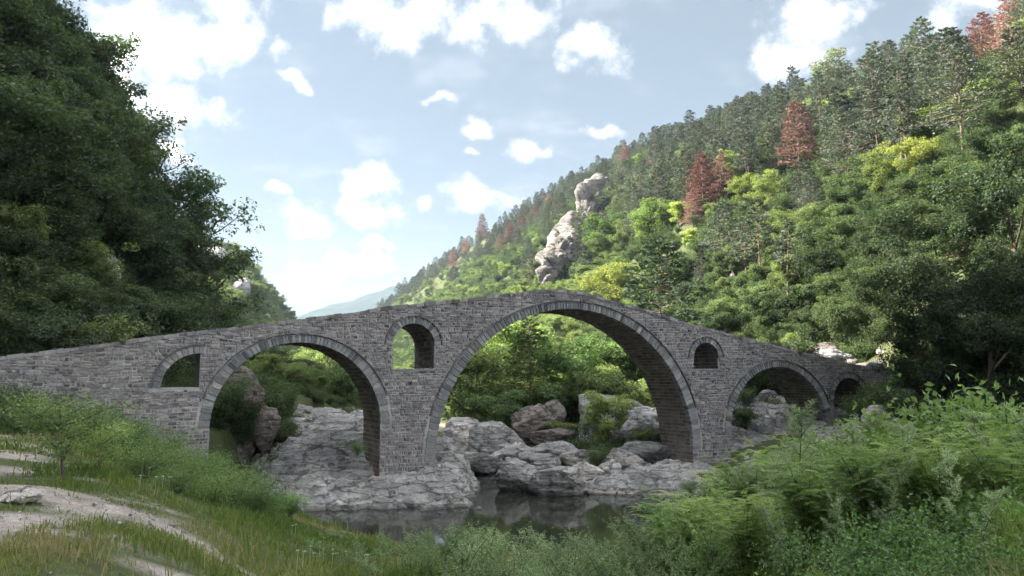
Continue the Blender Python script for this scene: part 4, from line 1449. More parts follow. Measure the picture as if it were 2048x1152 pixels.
RUST = [(.150, .074, .068), (.125, .047, .048), (.160, .086, .080), (.142, .074, .068)]
DEAD_LIST = [
        (1600, 352, 158, 'large rusty brown dead pine standing alone on the right slope'),
        (1406, 430, 134, 'dark red dead pine, taller of the pair above the bridge crown'),
        (1448, 420, 122, 'lighter red dead pine beside the dark red one'),
        (1386, 462, 84, 'small red dead pine at the foot of the red pair'),
        (1020, 492, 50, 'reddish dead pine low on the far ridge slope'),
        (1068, 462, 54, 'reddish dead pine higher on the far ridge slope'),
        (1098, 432, 46, 'faded dead pine near the top of the crag'),
        (965, 470, 44, 'brown dead pine on the far skyline'),
        (905, 545, 50, 'brown dead pine near the low end of the far ridge'),
        (1965, 130, 116, 'red dead pine in the top corner of the pine stand'),
        (2025, 75, 110, 'faded red dead pine at the top edge of the pine stand'),
        (1738, 165, 70, 'pinkish dead pine inside the upper pine stand'),
        (1310, 395, 84, 'thin pinkish dead pine right of the crag'),
        (1045, 478, 52, 'reddish dead pine between the two on the far ridge slope'),
        (930, 520, 44, 'pale reddish pine on the far ridge slope near its low end'),
        (1000, 508, 40, 'low reddish pine left of the pair on the far ridge slope'),
        (1250, 345, 60, 'brownish dead pine on the ridge above the crag'),
        (1500, 262, 80, 'greyish pink dead pine between the red pair and the ridge'),
        (1868, 175, 84, 'pinkish brown pine inside the upper right stand')        ]
YG_LIST = [
        (1692, 268, 92, 'bright green leafy tree among the pines of the right slope'),
        (1662, 172, 54, 'small yellow-green tree high in the pine stand'),
        (1490, 418, 70, 'bright yellow-green tree right of the red pines'),
        (1838, 372, 100, 'tall yellow-green tree at the lower edge of the pines'),
        (1760, 402, 90, 'yellow-green rounded tree below the tall pines'),
        (1300, 500, 100, 'fresh green pointed tree above the bridge crown'),
        (1222, 640, 110, 'yellow-green tree just behind the bridge crown'),
        (1210, 520, 90, 'rich green tree beside the crag')        ]
# the trees that stand out must not be hidden by their neighbours
CLEAR = []
for (px, py, hp, lab) in DEAD_LIST + YG_LIST:
    g0 = ray_ground(px, py)
    CLEAR.append((px, py - hp * .6, hp * .24, hp * .4, g0[1]))
def in_the_way(x, y, z, H, r_):
    px_, py_, dp = project((x, y, z + H * .6))
    rp = r_ * F / dp * .55; hp_ = H * .4 * F / dp
    for (cx, cy_, rw, rh, Yf) in CLEAR:
        if Yf - (60 if cx > 1900 else 26) < y < Yf + 2.0 and abs(px_ - cx) < rw + rp and abs(py_ - cy_) < rh + hp_ * .8:
            return True
    return False
# keep the crag and other bare rocks clear
CRAGS = [(o.location.copy(), sorted(o.dimensions)[1] * .55, max(o.dimensions) * .42) for o in COL.objects if o.name.startswith(('crag_rock', 'cliff_rock')) and o.type == 'MESH']
def near_crag(x, y, z, H):
    px_, py_, dp = project((x, y, z + H * .6))
    for c, sx_, sy_ in CRAGS:
        cx, cy_, cd = project(np.array(c))
        rp, rq = min(sx_, sy_) * F / cd, sy_ * F / cd
        if abs(px_ - cx - (cy_ - py_) * .4) < rp * .8 and cy_ - rq * .9 < py_ < cy_ + rq * .5 and cd - 22 < dp < cd + 1:
            return True
    return False
TREES = [t for t in TREES if not (t[2] > 55 and (near_crag(t[1], t[2], t[3], t[4]) or t[7] == 'right' and in_the_way(t[1], t[2], t[3], t[4], t[5])))]

# which of them the camera sees, and how large
BWD, BHT, SCL = 512, 288, .25
ppx, ppy = np.meshgrid((np.arange(BWD) + .5) / SCL, (np.arange(BHT) + .5) / SCL)
av, bv = (ppx - 1024) / F, (576 - ppy) / F
vx, vy, vz = av, math.cos(PITCH) - bv * math.sin(PITCH), math.sin(PITCH) + bv * math.cos(PITCH)
tt = np.dot(P0 - np.array([0, 0, EYE]), NB) / (vx * NB[0] + vy * NB[1])
bs_ = (vx * tt - P0[0]) * U[0] + (vy * tt - P0[1]) * U[1]; bz_ = EYE + vz * tt
cover = (tt > 0) & (bz_ < ztop(bs_)) & (bs_ > -44) & (bs_ < 29) & (bz_ > -1)
for o in OPEN:
    inside_ = (np.abs(bs_ - o['c']) < o['r']) & (bz_ > o['zb']) & (bz_ < o['zs'] + np.sqrt(np.maximum(0, o['r'] ** 2 - (bs_ - o['c']) ** 2)))
    cover &= ~inside_
near_cover = (ppy > 985) | ((ppx > 1420) & (ppy > 860))
cover |= near_cover
TREES.sort(key=lambda t: t[2])
arr = np.array([[t[1], t[2], t[3], t[4]] for t in TREES])
hid = np.zeros(len(TREES), bool)
tops = arr[:, :3] + np.array([0, 0, 1.0]) * arr[:, 3:4] * .85
for f_ in np.linspace(.08, .97, 50):
    q = np.array([0, 0, EYE]) * (1 - f_) + tops * f_
    hid |= height(q[:, 0], q[:, 1], False) > q[:, 2]
share = np.zeros(len(TREES))
for i, t in enumerate(TREES):
    if hid[i]:
        continue
    cx, cy_, dp = project((t[1], t[2], t[3] + t[4] * .58))
    rx, ry = t[5] * F / dp * SCL, t[4] * .44 * F / dp * SCL
    cx, cy_ = cx * SCL, cy_ * SCL
    x0, x1 = int(max(0, cx - rx)), int(min(BWD, cx + rx + 1)); y0, y1 = int(max(0, cy_ - ry)), int(min(BHT, cy_ + ry + 1))
    if x1 <= x0 or y1 <= y0:
        continue
    yy, xx = np.mgrid[y0:y1, x0:x1]
    e = ((xx + .5 - cx) / rx) ** 2 + ((yy + .5 - cy_) / ry) ** 2 < 1
    sub = cover[y0:y1, x0:x1]
    share[i] = (e & ~sub).sum() * (1 if (e & ~sub).sum() > .12 * max(1, e.sum()) else 0)
    sub |= e
LABELS = {('pine', 'right'): ('pine_tree', 'grey-green pine in the stand on the upper right slope', 'pine', 'pines on the right slope'),
          ('broad', 'right'): ('broadleaf_tree', 'leafy green tree on the right slope below and between the pines', 'tree', 'broadleaf trees on the right slope'),
          ('broad', 'left'): ('hillside_tree', 'dark green leafy tree on the shaded left slope behind the bridge', 'tree', 'trees on the shaded left slope')}
singles, mass = set(), []
for key, cap in ((('pine', 'right'), 290), (('broad', 'right'), 290), (('broad', 'left'), 260)):
    ids = [i for i, t in enumerate(TREES) if (t[0], t[7]) == key and share[i] >= 6]
    ids.sort(key=lambda i: -share[i])
    singles |= set(ids[:cap])
def place_label(kind, zone, px_, py_, y, H, colr):
    """where on the slope the tree stands, told by landmarks, with its size"""
    big = H * F / y
    lum = colr[1]
    if kind == 'pine':
        size = 'tall' if big > 150 else ('short' if big < 60 else 'mid-sized')
        tone = 'light grey-green' if lum > .066 else 'dark grey-green'
        where = ('on the far ridge left of the crag' if px_ < 1110 else 'on the ridge above the crag' if px_ < 1300 else 'behind the red dead pair' if px_ < 1500
                 else 'around the large rusty pine' if px_ < 1720 else 'in the upper right pine stand' if py_ < 180 else 'at the lower edge of the right pine stand')
        return f'{size} {tone} pine {where}'
    if zone == 'left':
        tone = 'yellowish' if colr[0] > .07 else ('mid green' if lum > .050 else 'dark green')
        where = 'high on the shaded left slope' if py_ < 260 else 'halfway up the shaded left slope' if py_ < 480 else 'low on the left slope behind the bridge'
        return f'{tone} leafy tree {where}'
    size = 'large' if big > 110 else ('small' if big < 45 else 'mid-sized')
    tone = 'yellow-green' if colr[0] > .09 else ('fresh green' if lum > .085 else 'dark green')
    where = ('on the far slope left of the crag' if px_ < 1080 else 'around the foot of the crag' if px_ < 1250 else 'below the red dead pair' if px_ < 1500
             else 'on the bushy slope above the right arch' if px_ < 1760 else 'on the slope at the right edge')
    if py_ > 600:
        where = 'low behind the bridge arches'
    return f'{size} {tone} leafy tree {where}'
PROT = dict(pine=(PINE, 12.5), broad=(BROAD, 9.0))
far_pts = {'pine': [], 'broad': [], 'left': [], 'farleft': []}
for i, t in enumerate(TREES):
    kind, x, y, z, H, rad, colr, zone = t
    src, h0 = PROT[kind]
    vi = RT.randint(len(src)); rz = RT.uniform(0, 6.28)
    if i in singles:
        nm, lab, cat, grp = LABELS[(kind, zone)]
        px_, py_, _d = project((x, y, z + H * .5))
        lab = place_label(kind, zone, px_, py_, y, H, colr)
        grp = grp + ': ' + lab
        sc_ = H / h0
        if kind == 'broad':
            sxy = sc_ * RT.uniform(1.0, 1.35)
        else:
            sxy = sc_ * RT.uniform(.85, 1.15)
        if H * F / y > 70:
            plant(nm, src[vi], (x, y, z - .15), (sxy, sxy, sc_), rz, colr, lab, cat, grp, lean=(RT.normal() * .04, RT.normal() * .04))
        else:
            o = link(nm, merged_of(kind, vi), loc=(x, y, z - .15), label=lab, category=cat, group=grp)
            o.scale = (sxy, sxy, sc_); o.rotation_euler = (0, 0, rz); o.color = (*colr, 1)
    else:
        kz = 'left' if zone == 'left' else ('farleft' if zone == 'farleft' else kind)
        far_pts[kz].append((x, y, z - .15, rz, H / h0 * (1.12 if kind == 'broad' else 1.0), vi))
scatter('far_pine_wood', far_pts['pine'], [merged_of('pine', i) for i in range(7)], [(.054, .064, .052), (.046, .056, .046), (.064, .072, .056)], 'far grey-green pine wood along the right ridge')
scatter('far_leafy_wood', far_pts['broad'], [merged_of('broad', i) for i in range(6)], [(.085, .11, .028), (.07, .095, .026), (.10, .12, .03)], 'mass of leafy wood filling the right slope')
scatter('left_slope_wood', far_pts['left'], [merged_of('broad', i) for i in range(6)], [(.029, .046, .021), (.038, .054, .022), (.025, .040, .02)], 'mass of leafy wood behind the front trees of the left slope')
if far_pts['farleft']:
    scatter('valley_wood', far_pts['farleft'], [merged_of('broad', i) for i in range(6)], [(.08, .10, .035), (.095, .11, .04)], 'pale green wood on the far slope beyond the left spur')

# undergrowth between the trunks
ug = []
for (y0, y1, step) in ((26, 100, 2.0), (100, 260, 2.5), (260, 450, 3.6), (36, 105, -1.25)):
    X, Y = candidates(y0, y1, step) if step > 0 else left_extra(y0, y1, -step)
    lf_only = step < 0
    d, a, z, dr_, lf, sd, ins, sb, wb = land_info(X, Y)
    base = np.interp(a, [-200, 25, 46, 72, 84, 103, 119, 200, 300, 420, 700], [-22, -22, -12.5, -12.5, -10.5, -11.5, -22, -21, -5, 8, 8])
    ok = (~ins) & (((lf) & (wb > BW + np.where(sb < -15, .1, .6)) & (d < base + np.where((Y > 58) | ((Y > 44) & (X < -12.5)), 16, 6)) & (sd > np.where(Y > 58, 1.2, 3))) | ((~lf) & (dr_ > 19) & (sd > 2.5) & ((wb > BW + .6) | (wb < -.8) & (sb > 19))))
    if lf_only:
        ok &= lf
    for i in np.nonzero(ok)[0]:
        if near_crag(X[i], Y[i], z[i], 1.2) and Y[i] > 55:
            continue
        ug.append((X[i], Y[i], z[i] - .1, RT.uniform(0, 6.28), RT.uniform(.35, .95) * (.45 if (lf[i] and d[i] > base[i] + 2 and Y[i] < 118) else 1.0 if Y[i] < 100 else 1.5 if Y[i] < 260 else 2.3), RT.randint(4)))
X, Y = candidates(40, 112, 1.35)
k_ = X > .22 * Y
X, Y = X[k_], Y[k_]
d, a, z, dr_, lf, sd, ins, sb, wb = land_info(X, Y)
for i in np.nonzero((~lf) & (dr_ > 36) & ((wb > BW + .6) | (wb < -.8)) & (z > 3))[0]:
    ug.append((X[i], Y[i], z[i] - .15, RT.uniform(0, 6.28), RT.uniform(.4, .9), 4 + RT.randint(4)))
for (px, py) in [(x_, y_) for x_ in range(-60, 60, 9) for y_ in range(560, 710, 9)] + [(x_, y_) for x_ in range(1940, 2140, 12) for y_ in range(290, 420, 12)] + [(x_, y_) for x_ in range(425, 575, 9) for y_ in range(780, 890, 9)]:
    g0 = ray_ground(px + RT.uniform(-5, 5), py + RT.uniform(-5, 5))
    if 400 < px < 600 and g0[1] < 46:
        continue
    if g0[1] < 90 and not (g0[1] < 48 and px > 1000):
        ug.append((g0[0], g0[1], g0[2] - .15, RT.uniform(0, 6.28), RT.uniform(.35, .7), 4 + RT.randint(4)))
scatter('undergrowth', ug, [merged_of('bush', i % 4) for i in range(8)], [(.040, .058, .020), (.050, .070, .022), (.033, .05, .018), (.064, .078, .026), (.030, .048, .016), (.036, .055, .018), (.026, .042, .015), (.042, .060, .02)], 'low green undergrowth covering both slopes')

# ---- trees that stand out one by one
def tree_at(name, pair, h0, px, pyb, hpx, colr, label, cat='tree', Y=None, wide=1.0, rz=None, group=None):
    if Y is None:
        p = ray_ground(px, pyb)
    else:
        q = at(px, pyb, Y)
        p = np.array([q[0], Y, min(hgt(q[0], Y), q[2] + .5)])
    H = hpx * p[1] / F + max(0, (at(px, pyb, p[1])[2] - p[2]))
    s_ = H / h0
    return plant(name, pair, (p[0], p[1], p[2] - .1), (s_ * wide, s_ * wide, s_), rz if rz is not None else RT.uniform(0, 6.28), colr, label, cat, group)
for i, (px, py, hp, lab) in enumerate(DEAD_LIST):
    tree_at('dead_pine', DEADP[i % 3], 12.5, px, py, hp, RUST[i % 4], lab, 'dead pine', wide=1.15)
for i, (px, py, hp, lab) in enumerate(YG_LIST):
    tree_at('yellow_green_tree', BROAD[(i * 2 + 1) % 6], 9.0, px, py, hp, [(.085, .115, .018), (.09, .10, .022), (.10, .12, .016), (.11, .115, .018), (.09, .105, .02), (.075, .11, .02), (.11, .115, .016), (.06, .10, .02)][i], lab, wide=1.2)
tree_at('pine_tree', PINE[2], 12.5, 1318, 690, 215, (.034, .052, .032), 'dark solitary pine standing behind the bridge right of the crown', 'pine', Y=82, wide=1.1)
for i, (px, py, hp, lab) in enumerate([(1235, 470, 60, 'green bush against the right side of the crag'), (1205, 540, 70, 'leafy tree growing at the right foot of the crag'), (1175, 590, 60, 'dark bush between the crag foot and the bridge crown'), (1232, 420, 44, 'small bush near the top right of the crag'), (1080, 590, 40, 'small bush left of the crag foot')]):
    q_ = ray_ground(px, py)
    s_ = hp * q_[1] / F / 9.0
    plant('crag_bush', BROAD[i % 6], tuple(q_), (s_ * 1.4, s_ * 1.4, s_), i, (.07, .095, .026), lab, 'bush')
tree_at('dead_snag', SNAG, 11.0, 1552, 372, 76, (.2, .18, .16), 'bare grey dead trunk left of the large rusty pine', 'dead tree', wide=.7)
tree_at('dead_snag', SNAG, 11.0, 1672, 292, 60, (.2, .18, .16), 'bare dead trunk right of the large rusty pine', 'dead tree', wide=.7)
# skyline trees of the left spur
for i, (px, py, hp, Y, lab, pr) in enumerate([
        (385, 440, 112, 90, 'bushy dark tree on the skyline of the left spur', BROAD[1]),
        (448, 490, 106, 91, 'tall thin tree leaning over the tip of the left spur', THIN[0]),
        (300, 320, 112, 86, 'sparse bare-branched tree beside the jutting rock on the left skyline', THIN[1]),
        (240, 240, 110, 86, 'feathery tree high on the left skyline', BROAD[4]),
        (195, 150, 120, 86, 'dark tree at the upper left skyline', BROAD[0]),
        (490, 560, 80, 92, 'small leafy tree growing from the rock tip of the left spur', THIN[0]),
        (350, 370, 90, 88, 'pale green sapling on the left skyline', THIN[1])]):
    h0 = 8.0 if pr in THIN else 9.0
    tree_at('skyline_tree', pr, h0, px - 46, py, hp * .9, (.04, .065, .025), lab, Y=Y, wide=.95)
# trees and bushes seen through the arches
for i, (px, py, hp, Y, lab, pr, cc, wd) in enumerate([
        (1062, 830, 190, 76, 'upright light green tree in the middle of the main arch', PINE[4], (.085, .12, .035), 1.1),
        (1205, 850, 170, 84, 'dense dark green tree on the right side of the main arch', BROAD[1], (.045, .080, .020), 1.1),
        (1150, 850, 150, 74, 'rounded green tree beside the dense dark one in the main arch', BROAD[3], (.055, .09, .022), 1.1),
        (945, 835, 130, 80, 'feathery pale green willow bush at the left of the main arch', BROAD[5], (.11, .13, .04), 1.2),
        (992, 862, 78, 70, 'small dark leafy bush above the pale rocks in the main arch', BROAD[0], (.045, .07, .02), 1.2),
        (1010, 800, 160, 90, 'tall leafy tree behind the rocks of the main arch', BROAD[2], (.085, .115, .03), 1.2),
        (545, 800, 84, 60, 'yellow-green tree beside the rock pillar in the left arch', BROAD[4], (.11, .13, .03), 1.0),
        (690, 815, 76, 66, 'dark green bush at the right side of the left arch', BROAD[1], (.05, .075, .022), 1.3),
        (610, 800, 60, 78, 'pale green bush in the middle of the left arch', BROAD[5], (.10, .12, .04), 1.4),
        (575, 812, 60, 66, 'bright bush low behind the rock shelf of the left arch', BROAD[2], (.11, .13, .034), 1.5),
        (645, 815, 56, 70, 'rounded bright bush in the centre of the left arch', BROAD[0], (.095, .12, .03), 1.5),
        (725, 815, 60, 72, 'leafy bush half hidden by the left pier', BROAD[3], (.09, .11, .03), 1.4),
        (600, 772, 70, 150, 'light green tree far back in the left arch', BROAD[2], (.10, .125, .034), 1.2),
        (665, 775, 76, 165, 'light green tree far back, right of another, in the left arch', BROAD[5], (.11, .135, .036), 1.2),
        (1500, 790, 60, 68, 'dark bush at the top left of the right arch', BROAD[3], (.04, .06, .018), 1.3)]):
    tree_at('riverside_tree', pr, 12.5 if pr in PINE else 9.0, px, py, hp, cc, lab, Y=Y, wide=wd)
for i, (Y_, k_) in enumerate([(40.4, .635), (41.5, .62), (42.6, .64), (44, .63), (41, .605), (43.4, .60)]):
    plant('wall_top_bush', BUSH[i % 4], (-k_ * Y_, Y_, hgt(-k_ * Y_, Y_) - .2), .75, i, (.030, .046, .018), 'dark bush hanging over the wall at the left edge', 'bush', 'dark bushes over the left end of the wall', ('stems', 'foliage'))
# trees on the right bank; shade is put into their dark leaf colours
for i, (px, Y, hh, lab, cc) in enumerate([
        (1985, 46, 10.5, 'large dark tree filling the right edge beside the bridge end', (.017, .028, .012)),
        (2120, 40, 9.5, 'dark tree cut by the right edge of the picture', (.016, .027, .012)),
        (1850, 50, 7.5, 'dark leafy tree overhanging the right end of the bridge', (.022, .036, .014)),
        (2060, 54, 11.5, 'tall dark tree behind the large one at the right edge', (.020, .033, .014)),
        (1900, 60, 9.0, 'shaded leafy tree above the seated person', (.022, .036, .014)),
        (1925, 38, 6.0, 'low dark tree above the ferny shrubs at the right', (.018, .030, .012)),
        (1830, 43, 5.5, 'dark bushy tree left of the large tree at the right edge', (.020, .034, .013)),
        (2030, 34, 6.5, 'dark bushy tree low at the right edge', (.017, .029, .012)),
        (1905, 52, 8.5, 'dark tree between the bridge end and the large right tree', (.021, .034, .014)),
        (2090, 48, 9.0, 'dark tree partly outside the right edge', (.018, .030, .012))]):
    q = at(px, 780, Y)
    z_ = hgt(q[0], Y)
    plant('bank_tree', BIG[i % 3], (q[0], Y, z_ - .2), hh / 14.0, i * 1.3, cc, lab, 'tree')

# ------------------------------------------------------------------ the near bank: shrubs, weeds, grass
def compound_shrub(seed, H, W, nf, leaf=.062, pairs=7, stems=13):
    """locust-like shrub: arching shoots with feathered leaves, every leaflet its own face"""
    r_ = np.random.RandomState(seed)
    tg, cg = Geo(), Geo()
    C, T, N_, LN, TN = [], [], [], [], []
    for i in range(stems):
        az_ = i * 2.4 + r_.uniform(-.5, .5)
        L_ = W * .5 * r_.uniform(.2, 1.0); hh = H * r_.uniform(.6, 1.0)
        tip = np.array([math.cos(az_) * L_, math.sin(az_) * L_, hh]); mid = np.array([tip[0] * .3, tip[1] * .3, hh * .6])
        cur = [np.array([tip[0] * .05, tip[1] * .05, -.2]), mid * .6, mid, .5 * (mid + tip) + np.array([0, 0, .03 * H]), tip]
        tube(tg, cur, [.014, .012, .009, .006, .003], 5)
        cur = np.array(cur)
        for j in range(nf // stems):
            t = r_.uniform(.15, 1.0) ** .7 * 4
            k_ = min(3, int(t)); b = cur[k_] + (cur[k_ + 1] - cur[k_]) * (t - k_)
            b = b + r_.normal(size=3) * W * .05
            a2 = r_.uniform(0, 6.28); up = r_.uniform(-.1, .75)
            dv = np.array([math.cos(a2), math.sin(a2), up]); dv /= np.linalg.norm(dv)
            rl = r_.uniform(.20, .38)
            arch = np.array([0, 0, -r_.uniform(.15, .5)])
            sd = np.cross(dv, [0, 0, 1.0]); sd /= np.linalg.norm(sd) + 1e-9
            nn = np.cross(sd, dv)
            fr = np.linspace(.12, 1, pairs)
            pc = b + dv * (fr * rl)[:, None] + arch * (fr ** 2 * rl)[:, None]
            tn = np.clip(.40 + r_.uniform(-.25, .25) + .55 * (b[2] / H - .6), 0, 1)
            ll = leaf * r_.uniform(.85, 1.2)
            for sg in (-1, 1):
                dd = sd * sg + dv * .35 + np.array([0, 0, -.15])
                C.append(pc + dd / np.linalg.norm(dd) * ll * .5); T.append(np.tile(dd, (pairs, 1)))
                N_.append(nn + r_.normal(size=(pairs, 3)) * .22); LN.append(np.full(pairs, ll)); TN.append(np.full(pairs, tn) + r_.normal(size=pairs) * .05)
    leaves(cg, np.concatenate(C), np.concatenate(T), np.concatenate(N_), np.concatenate(LN), np.concatenate(LN) * .48, np.clip(np.concatenate(TN), 0, 1))
    return tg.mesh('shrub_stems', [M_STEM], True), cg.mesh('shrub_leaves', [M_FINE])

def weed(seed, H, W, side=16, nl=1500, leaf=.05, asp=.16, mat=None, stems=1):
    """tall mugwort-like weed: straight stalks with thin rising side shoots and narrow leaves"""
    r_ = np.random.RandomState(seed)
    tg, cg = Geo(), Geo()
    for s_ in range(stems):
        ln_ = r_.normal(size=2) * .10 * H + (r_.normal(size=2) * W * .25 if stems > 1 else 0)
        b0 = np.array([*(r_.normal(size=2) * W * .12), -.1]) if stems > 1 else np.array([0, 0, -.1])
        hh = H * (r_.uniform(.65, 1.0) if stems > 1 else 1)
        st = np.array([b0 + np.array([ln_[0] * t * t, ln_[1] * t * t, hh * t]) for t in np.linspace(0, 1, 7)])
        tube(tg, st, .009 * (1.1 - np.linspace(0, 1, 7) * .85), 5)
        shoots = [(st[3:], 1.0)]
        for i in range(side):
            t = r_.uniform(.15, .95); k_ = t * 6; k0 = min(5, int(k_)); b = st[k0] + (st[k0 + 1] - st[k0]) * (k_ - k0)
            az_ = i * 2.4 + r_.uniform(-.6, .6); L_ = W * .5 * r_.uniform(.5, 1.1) * (1.15 - t * .8)
            tip = b + np.array([math.cos(az_) * L_, math.sin(az_) * L_, L_ * r_.uniform(.9, 1.9)])
            mid = .5 * (b + tip) + np.array([math.cos(az_), math.sin(az_), -.3]) * L_ * .12
            sh = np.array([b, mid, tip]); tube(tg, sh, [.004, .003, .0015], 3); shoots.append((sh, .8))
        per = nl // stems // len(shoots)
        for sh, q in shoots:
            t = r_.uniform(0, 1, per) * (len(sh) - 1.001); k0 = t.astype(int)
            p = sh[k0] + (sh[k0 + 1] - sh[k0]) * (t - k0)[:, None]
            dv = r_.normal(size=(per, 3)) * np.array([1, 1, .5]) + np.array([0, 0, .45]); dv /= np.linalg.norm(dv, axis=1, keepdims=True)
            ll = leaf * r_.uniform(.5, 1.4, per) * (1.1 - .5 * (t / len(sh)))
            leaves(cg, p + dv * ll[:, None] * .5, dv, r_.normal(size=(per, 3)), ll, ll * asp, np.clip(.5 + r_.normal(size=per) * .15, 0, 1))
    return tg.mesh('weed_stalk', [M_STEM], True), cg.mesh('weed_leaves', [mat or M_FINE])

LOCUST = [compound_shrub(200 + i, 2.0, 2.3, 760) for i in range(4)]
MUG = [weed(220 + i, 1.7, .62, 20, 1900, .055) for i in range(3)] + [weed(226, 1.25, .7, 8, 2300, .05, stems=5), weed(227, 1.1, .8, 7, 2200, .05, stems=6)]
LEAFY = [bush(240 + i, 1.0, 1.3, 2200, .062, M_FINE, .6) for i in range(3)]
BROADSH = [bush(246 + i, 1.6, 1.9, 2600, .105, M_FINE, .58) for i in range(3)]
SOFT = [bush(250 + i, 1.3, 2.0, 4200, .075, M_FINE, .34) for i in range(3)]
SAPL = broadleaf(260, 1.9, .8, 2600, .07, .22, clump=.14)
RF = np.random.RandomState(77)

def near(name, pair, px, Y, hgt_m, wide, colr, label, cat, group=None, parts=('stems', 'foliage'), h0=2.0, dz=0.0):
    x = (px - 1024) / F * Y
    z_ = hgt(x, Y)
    s_ = hgt_m / h0
    return plant(name, pair, (x, Y, z_ - .05 + dz), (s_ * wide, s_ * wide, s_), RF.uniform(0, 6.28), colr, label, cat, group, parts)

G_L = 'feathery shrubs on the near right bank'
L_L = 'feathery green shrub in the thicket on the near right bank'
for (px, Y, h_, wd) in [(1440, 20.5, 1.9, 1.1), (1560, 19, 1.9, 1.1), (1660, 18, 1.9, 1.2), (1790, 18.5, 2.4, 1.2), (1900, 17, 2.9, 1.2), (2010, 16, 2.9, 1.2), (1980, 20, 3.4, 1.3), (1850, 21, 3.3, 1.2), (1730, 21.5, 2.1, 1.2), (1620, 22.5, 1.9, 1.1),
                        (1500, 14.5, 1.55, 1.1), (1610, 13.5, 1.7, 1.1), (1720, 13.0, 1.9, 1.1), (1830, 12.5, 1.9, 1.1), (1940, 12, 2.0, 1.1), (2050, 11.5, 2.0, 1.1),
                        (1380, 13, 1.15, 1.1), (1480, 10.6, 1.05, 1.1), (1600, 9.8, 1.1, 1.1), (1720, 9.4, 1.15, 1.1), (1860, 9.0, 1.2, 1.1), (1990, 8.6, 1.2, 1.1), (1340, 16.5, 1.25, 1.1), (2080, 14, 2.6, 1.1)]:
    t = RF.uniform()
    zlim = at(px, float(np.interp(px, [1340, 1400, 1460, 1540, 1600, 1700, 1760, 1820, 1900, 2048], [985, 915, 905, 875, 862, 862, 858, 842, 825, 818])), Y)[2]
    h_ = max(.7, min(h_ * 1.15, (zlim - hgt((px - 1024) / F * Y, Y)) * RF.uniform(.82, .97)))
    row_ = 'back row' if Y > 16 else ('middle row' if Y > 11 else 'front row')
    side_ = 'left of the tallest weed' if px < 1570 else ('right of the tallest weed' if px < 1870 else 'by the right edge')
    near('feathery_shrub', LOCUST[RF.randint(4)], px, Y, h_, wd, lerp((.082, .130, .036), (.150, .195, .046), t), f'feathery green shrub, {row_} of the near thicket, {side_}', 'shrub', f'{G_L}, {row_} {side_}')
for i, (px, Y, h_, lab) in enumerate([(1470, 17.0, 1.5, 'broad-leaved bush at the left end of the near thicket'), (1655, 15.2, 1.8, 'broad-leaved bush in the thicket right of the tallest weed'), (1770, 14.5, 1.9, 'light broad-leaved bush in the middle of the right thicket'), (1890, 14.0, 2.1, 'tall broad-leaved bush towards the right edge'), (2000, 13.0, 2.0, 'broad-leaved bush at the right edge of the thicket'), (1560, 11.0, 1.0, 'low broad-leaved bush below the tallest weed'), (1830, 10.2, 1.15, 'low broad-leaved bush at the lower right'), (1420, 12.2, .95, 'low broad-leaved bush before the round bush')]):
    near('broad_leaf_bush', BROADSH[i % 3], px, Y, h_, 1.05, lerp((.075, .125, .036), (.125, .175, .042), (i * .37) % 1), lab, 'bush', h0=1.6)
near('round_bush', LOCUST[1], 1425, 26.5, 2.3, 1.2, (.055, .11, .022), 'rounded dark green bush in front of the right pier', 'bush')
near('round_bush', LOCUST[2], 1350, 15.0, 1.35, 1.2, (.075, .14, .025), 'bright green bush in front of the pool at the right', 'bush')
near('tall_weed', MUG[0], 1582, 11.5, 2.25, 1.25, (.15, .19, .12), 'tallest grey-green weed stalk rising before the right arch', 'weed', parts=('stalk', 'leaves'), h0=1.7)
for i, (px, Y, h_, lab) in enumerate([(1690, 10.5, 1.75, 'second tallest grey-green weed, right of the tallest stalk'), (1505, 12.5, 1.6, 'bluish weed left of the tallest stalk'), (1800, 9.2, 1.5, 'thin pale weed with curved shoots in the right thicket'), (1890, 8.0, 1.3, 'sprawling pale weed low in the right thicket'), (1960, 9.5, 1.5, 'upright pale weed near the right edge'), (1745, 8.6, 1.25, 'grey weed low in the right thicket'), (1650, 8.2, 1.1, 'short grey weed at the bottom right of the tallest weed'), (1920, 7.4, 1.0, 'pale branching weed in the bottom right corner'), (1560, 8.6, 1.1, 'short bluish weed below the tallest weed'), (2035, 8.5, 1.5, 'grey-green weed at the right edge')]):
    near('tall_weed', MUG[(i + 1) % 3], px, Y, h_, 1.25, lerp((.13, .17, .10), (.18, .21, .15), RF.uniform()), lab, 'weed', parts=('stalk', 'leaves'), h0=1.7)
G_W = 'weeds along the near water edge'
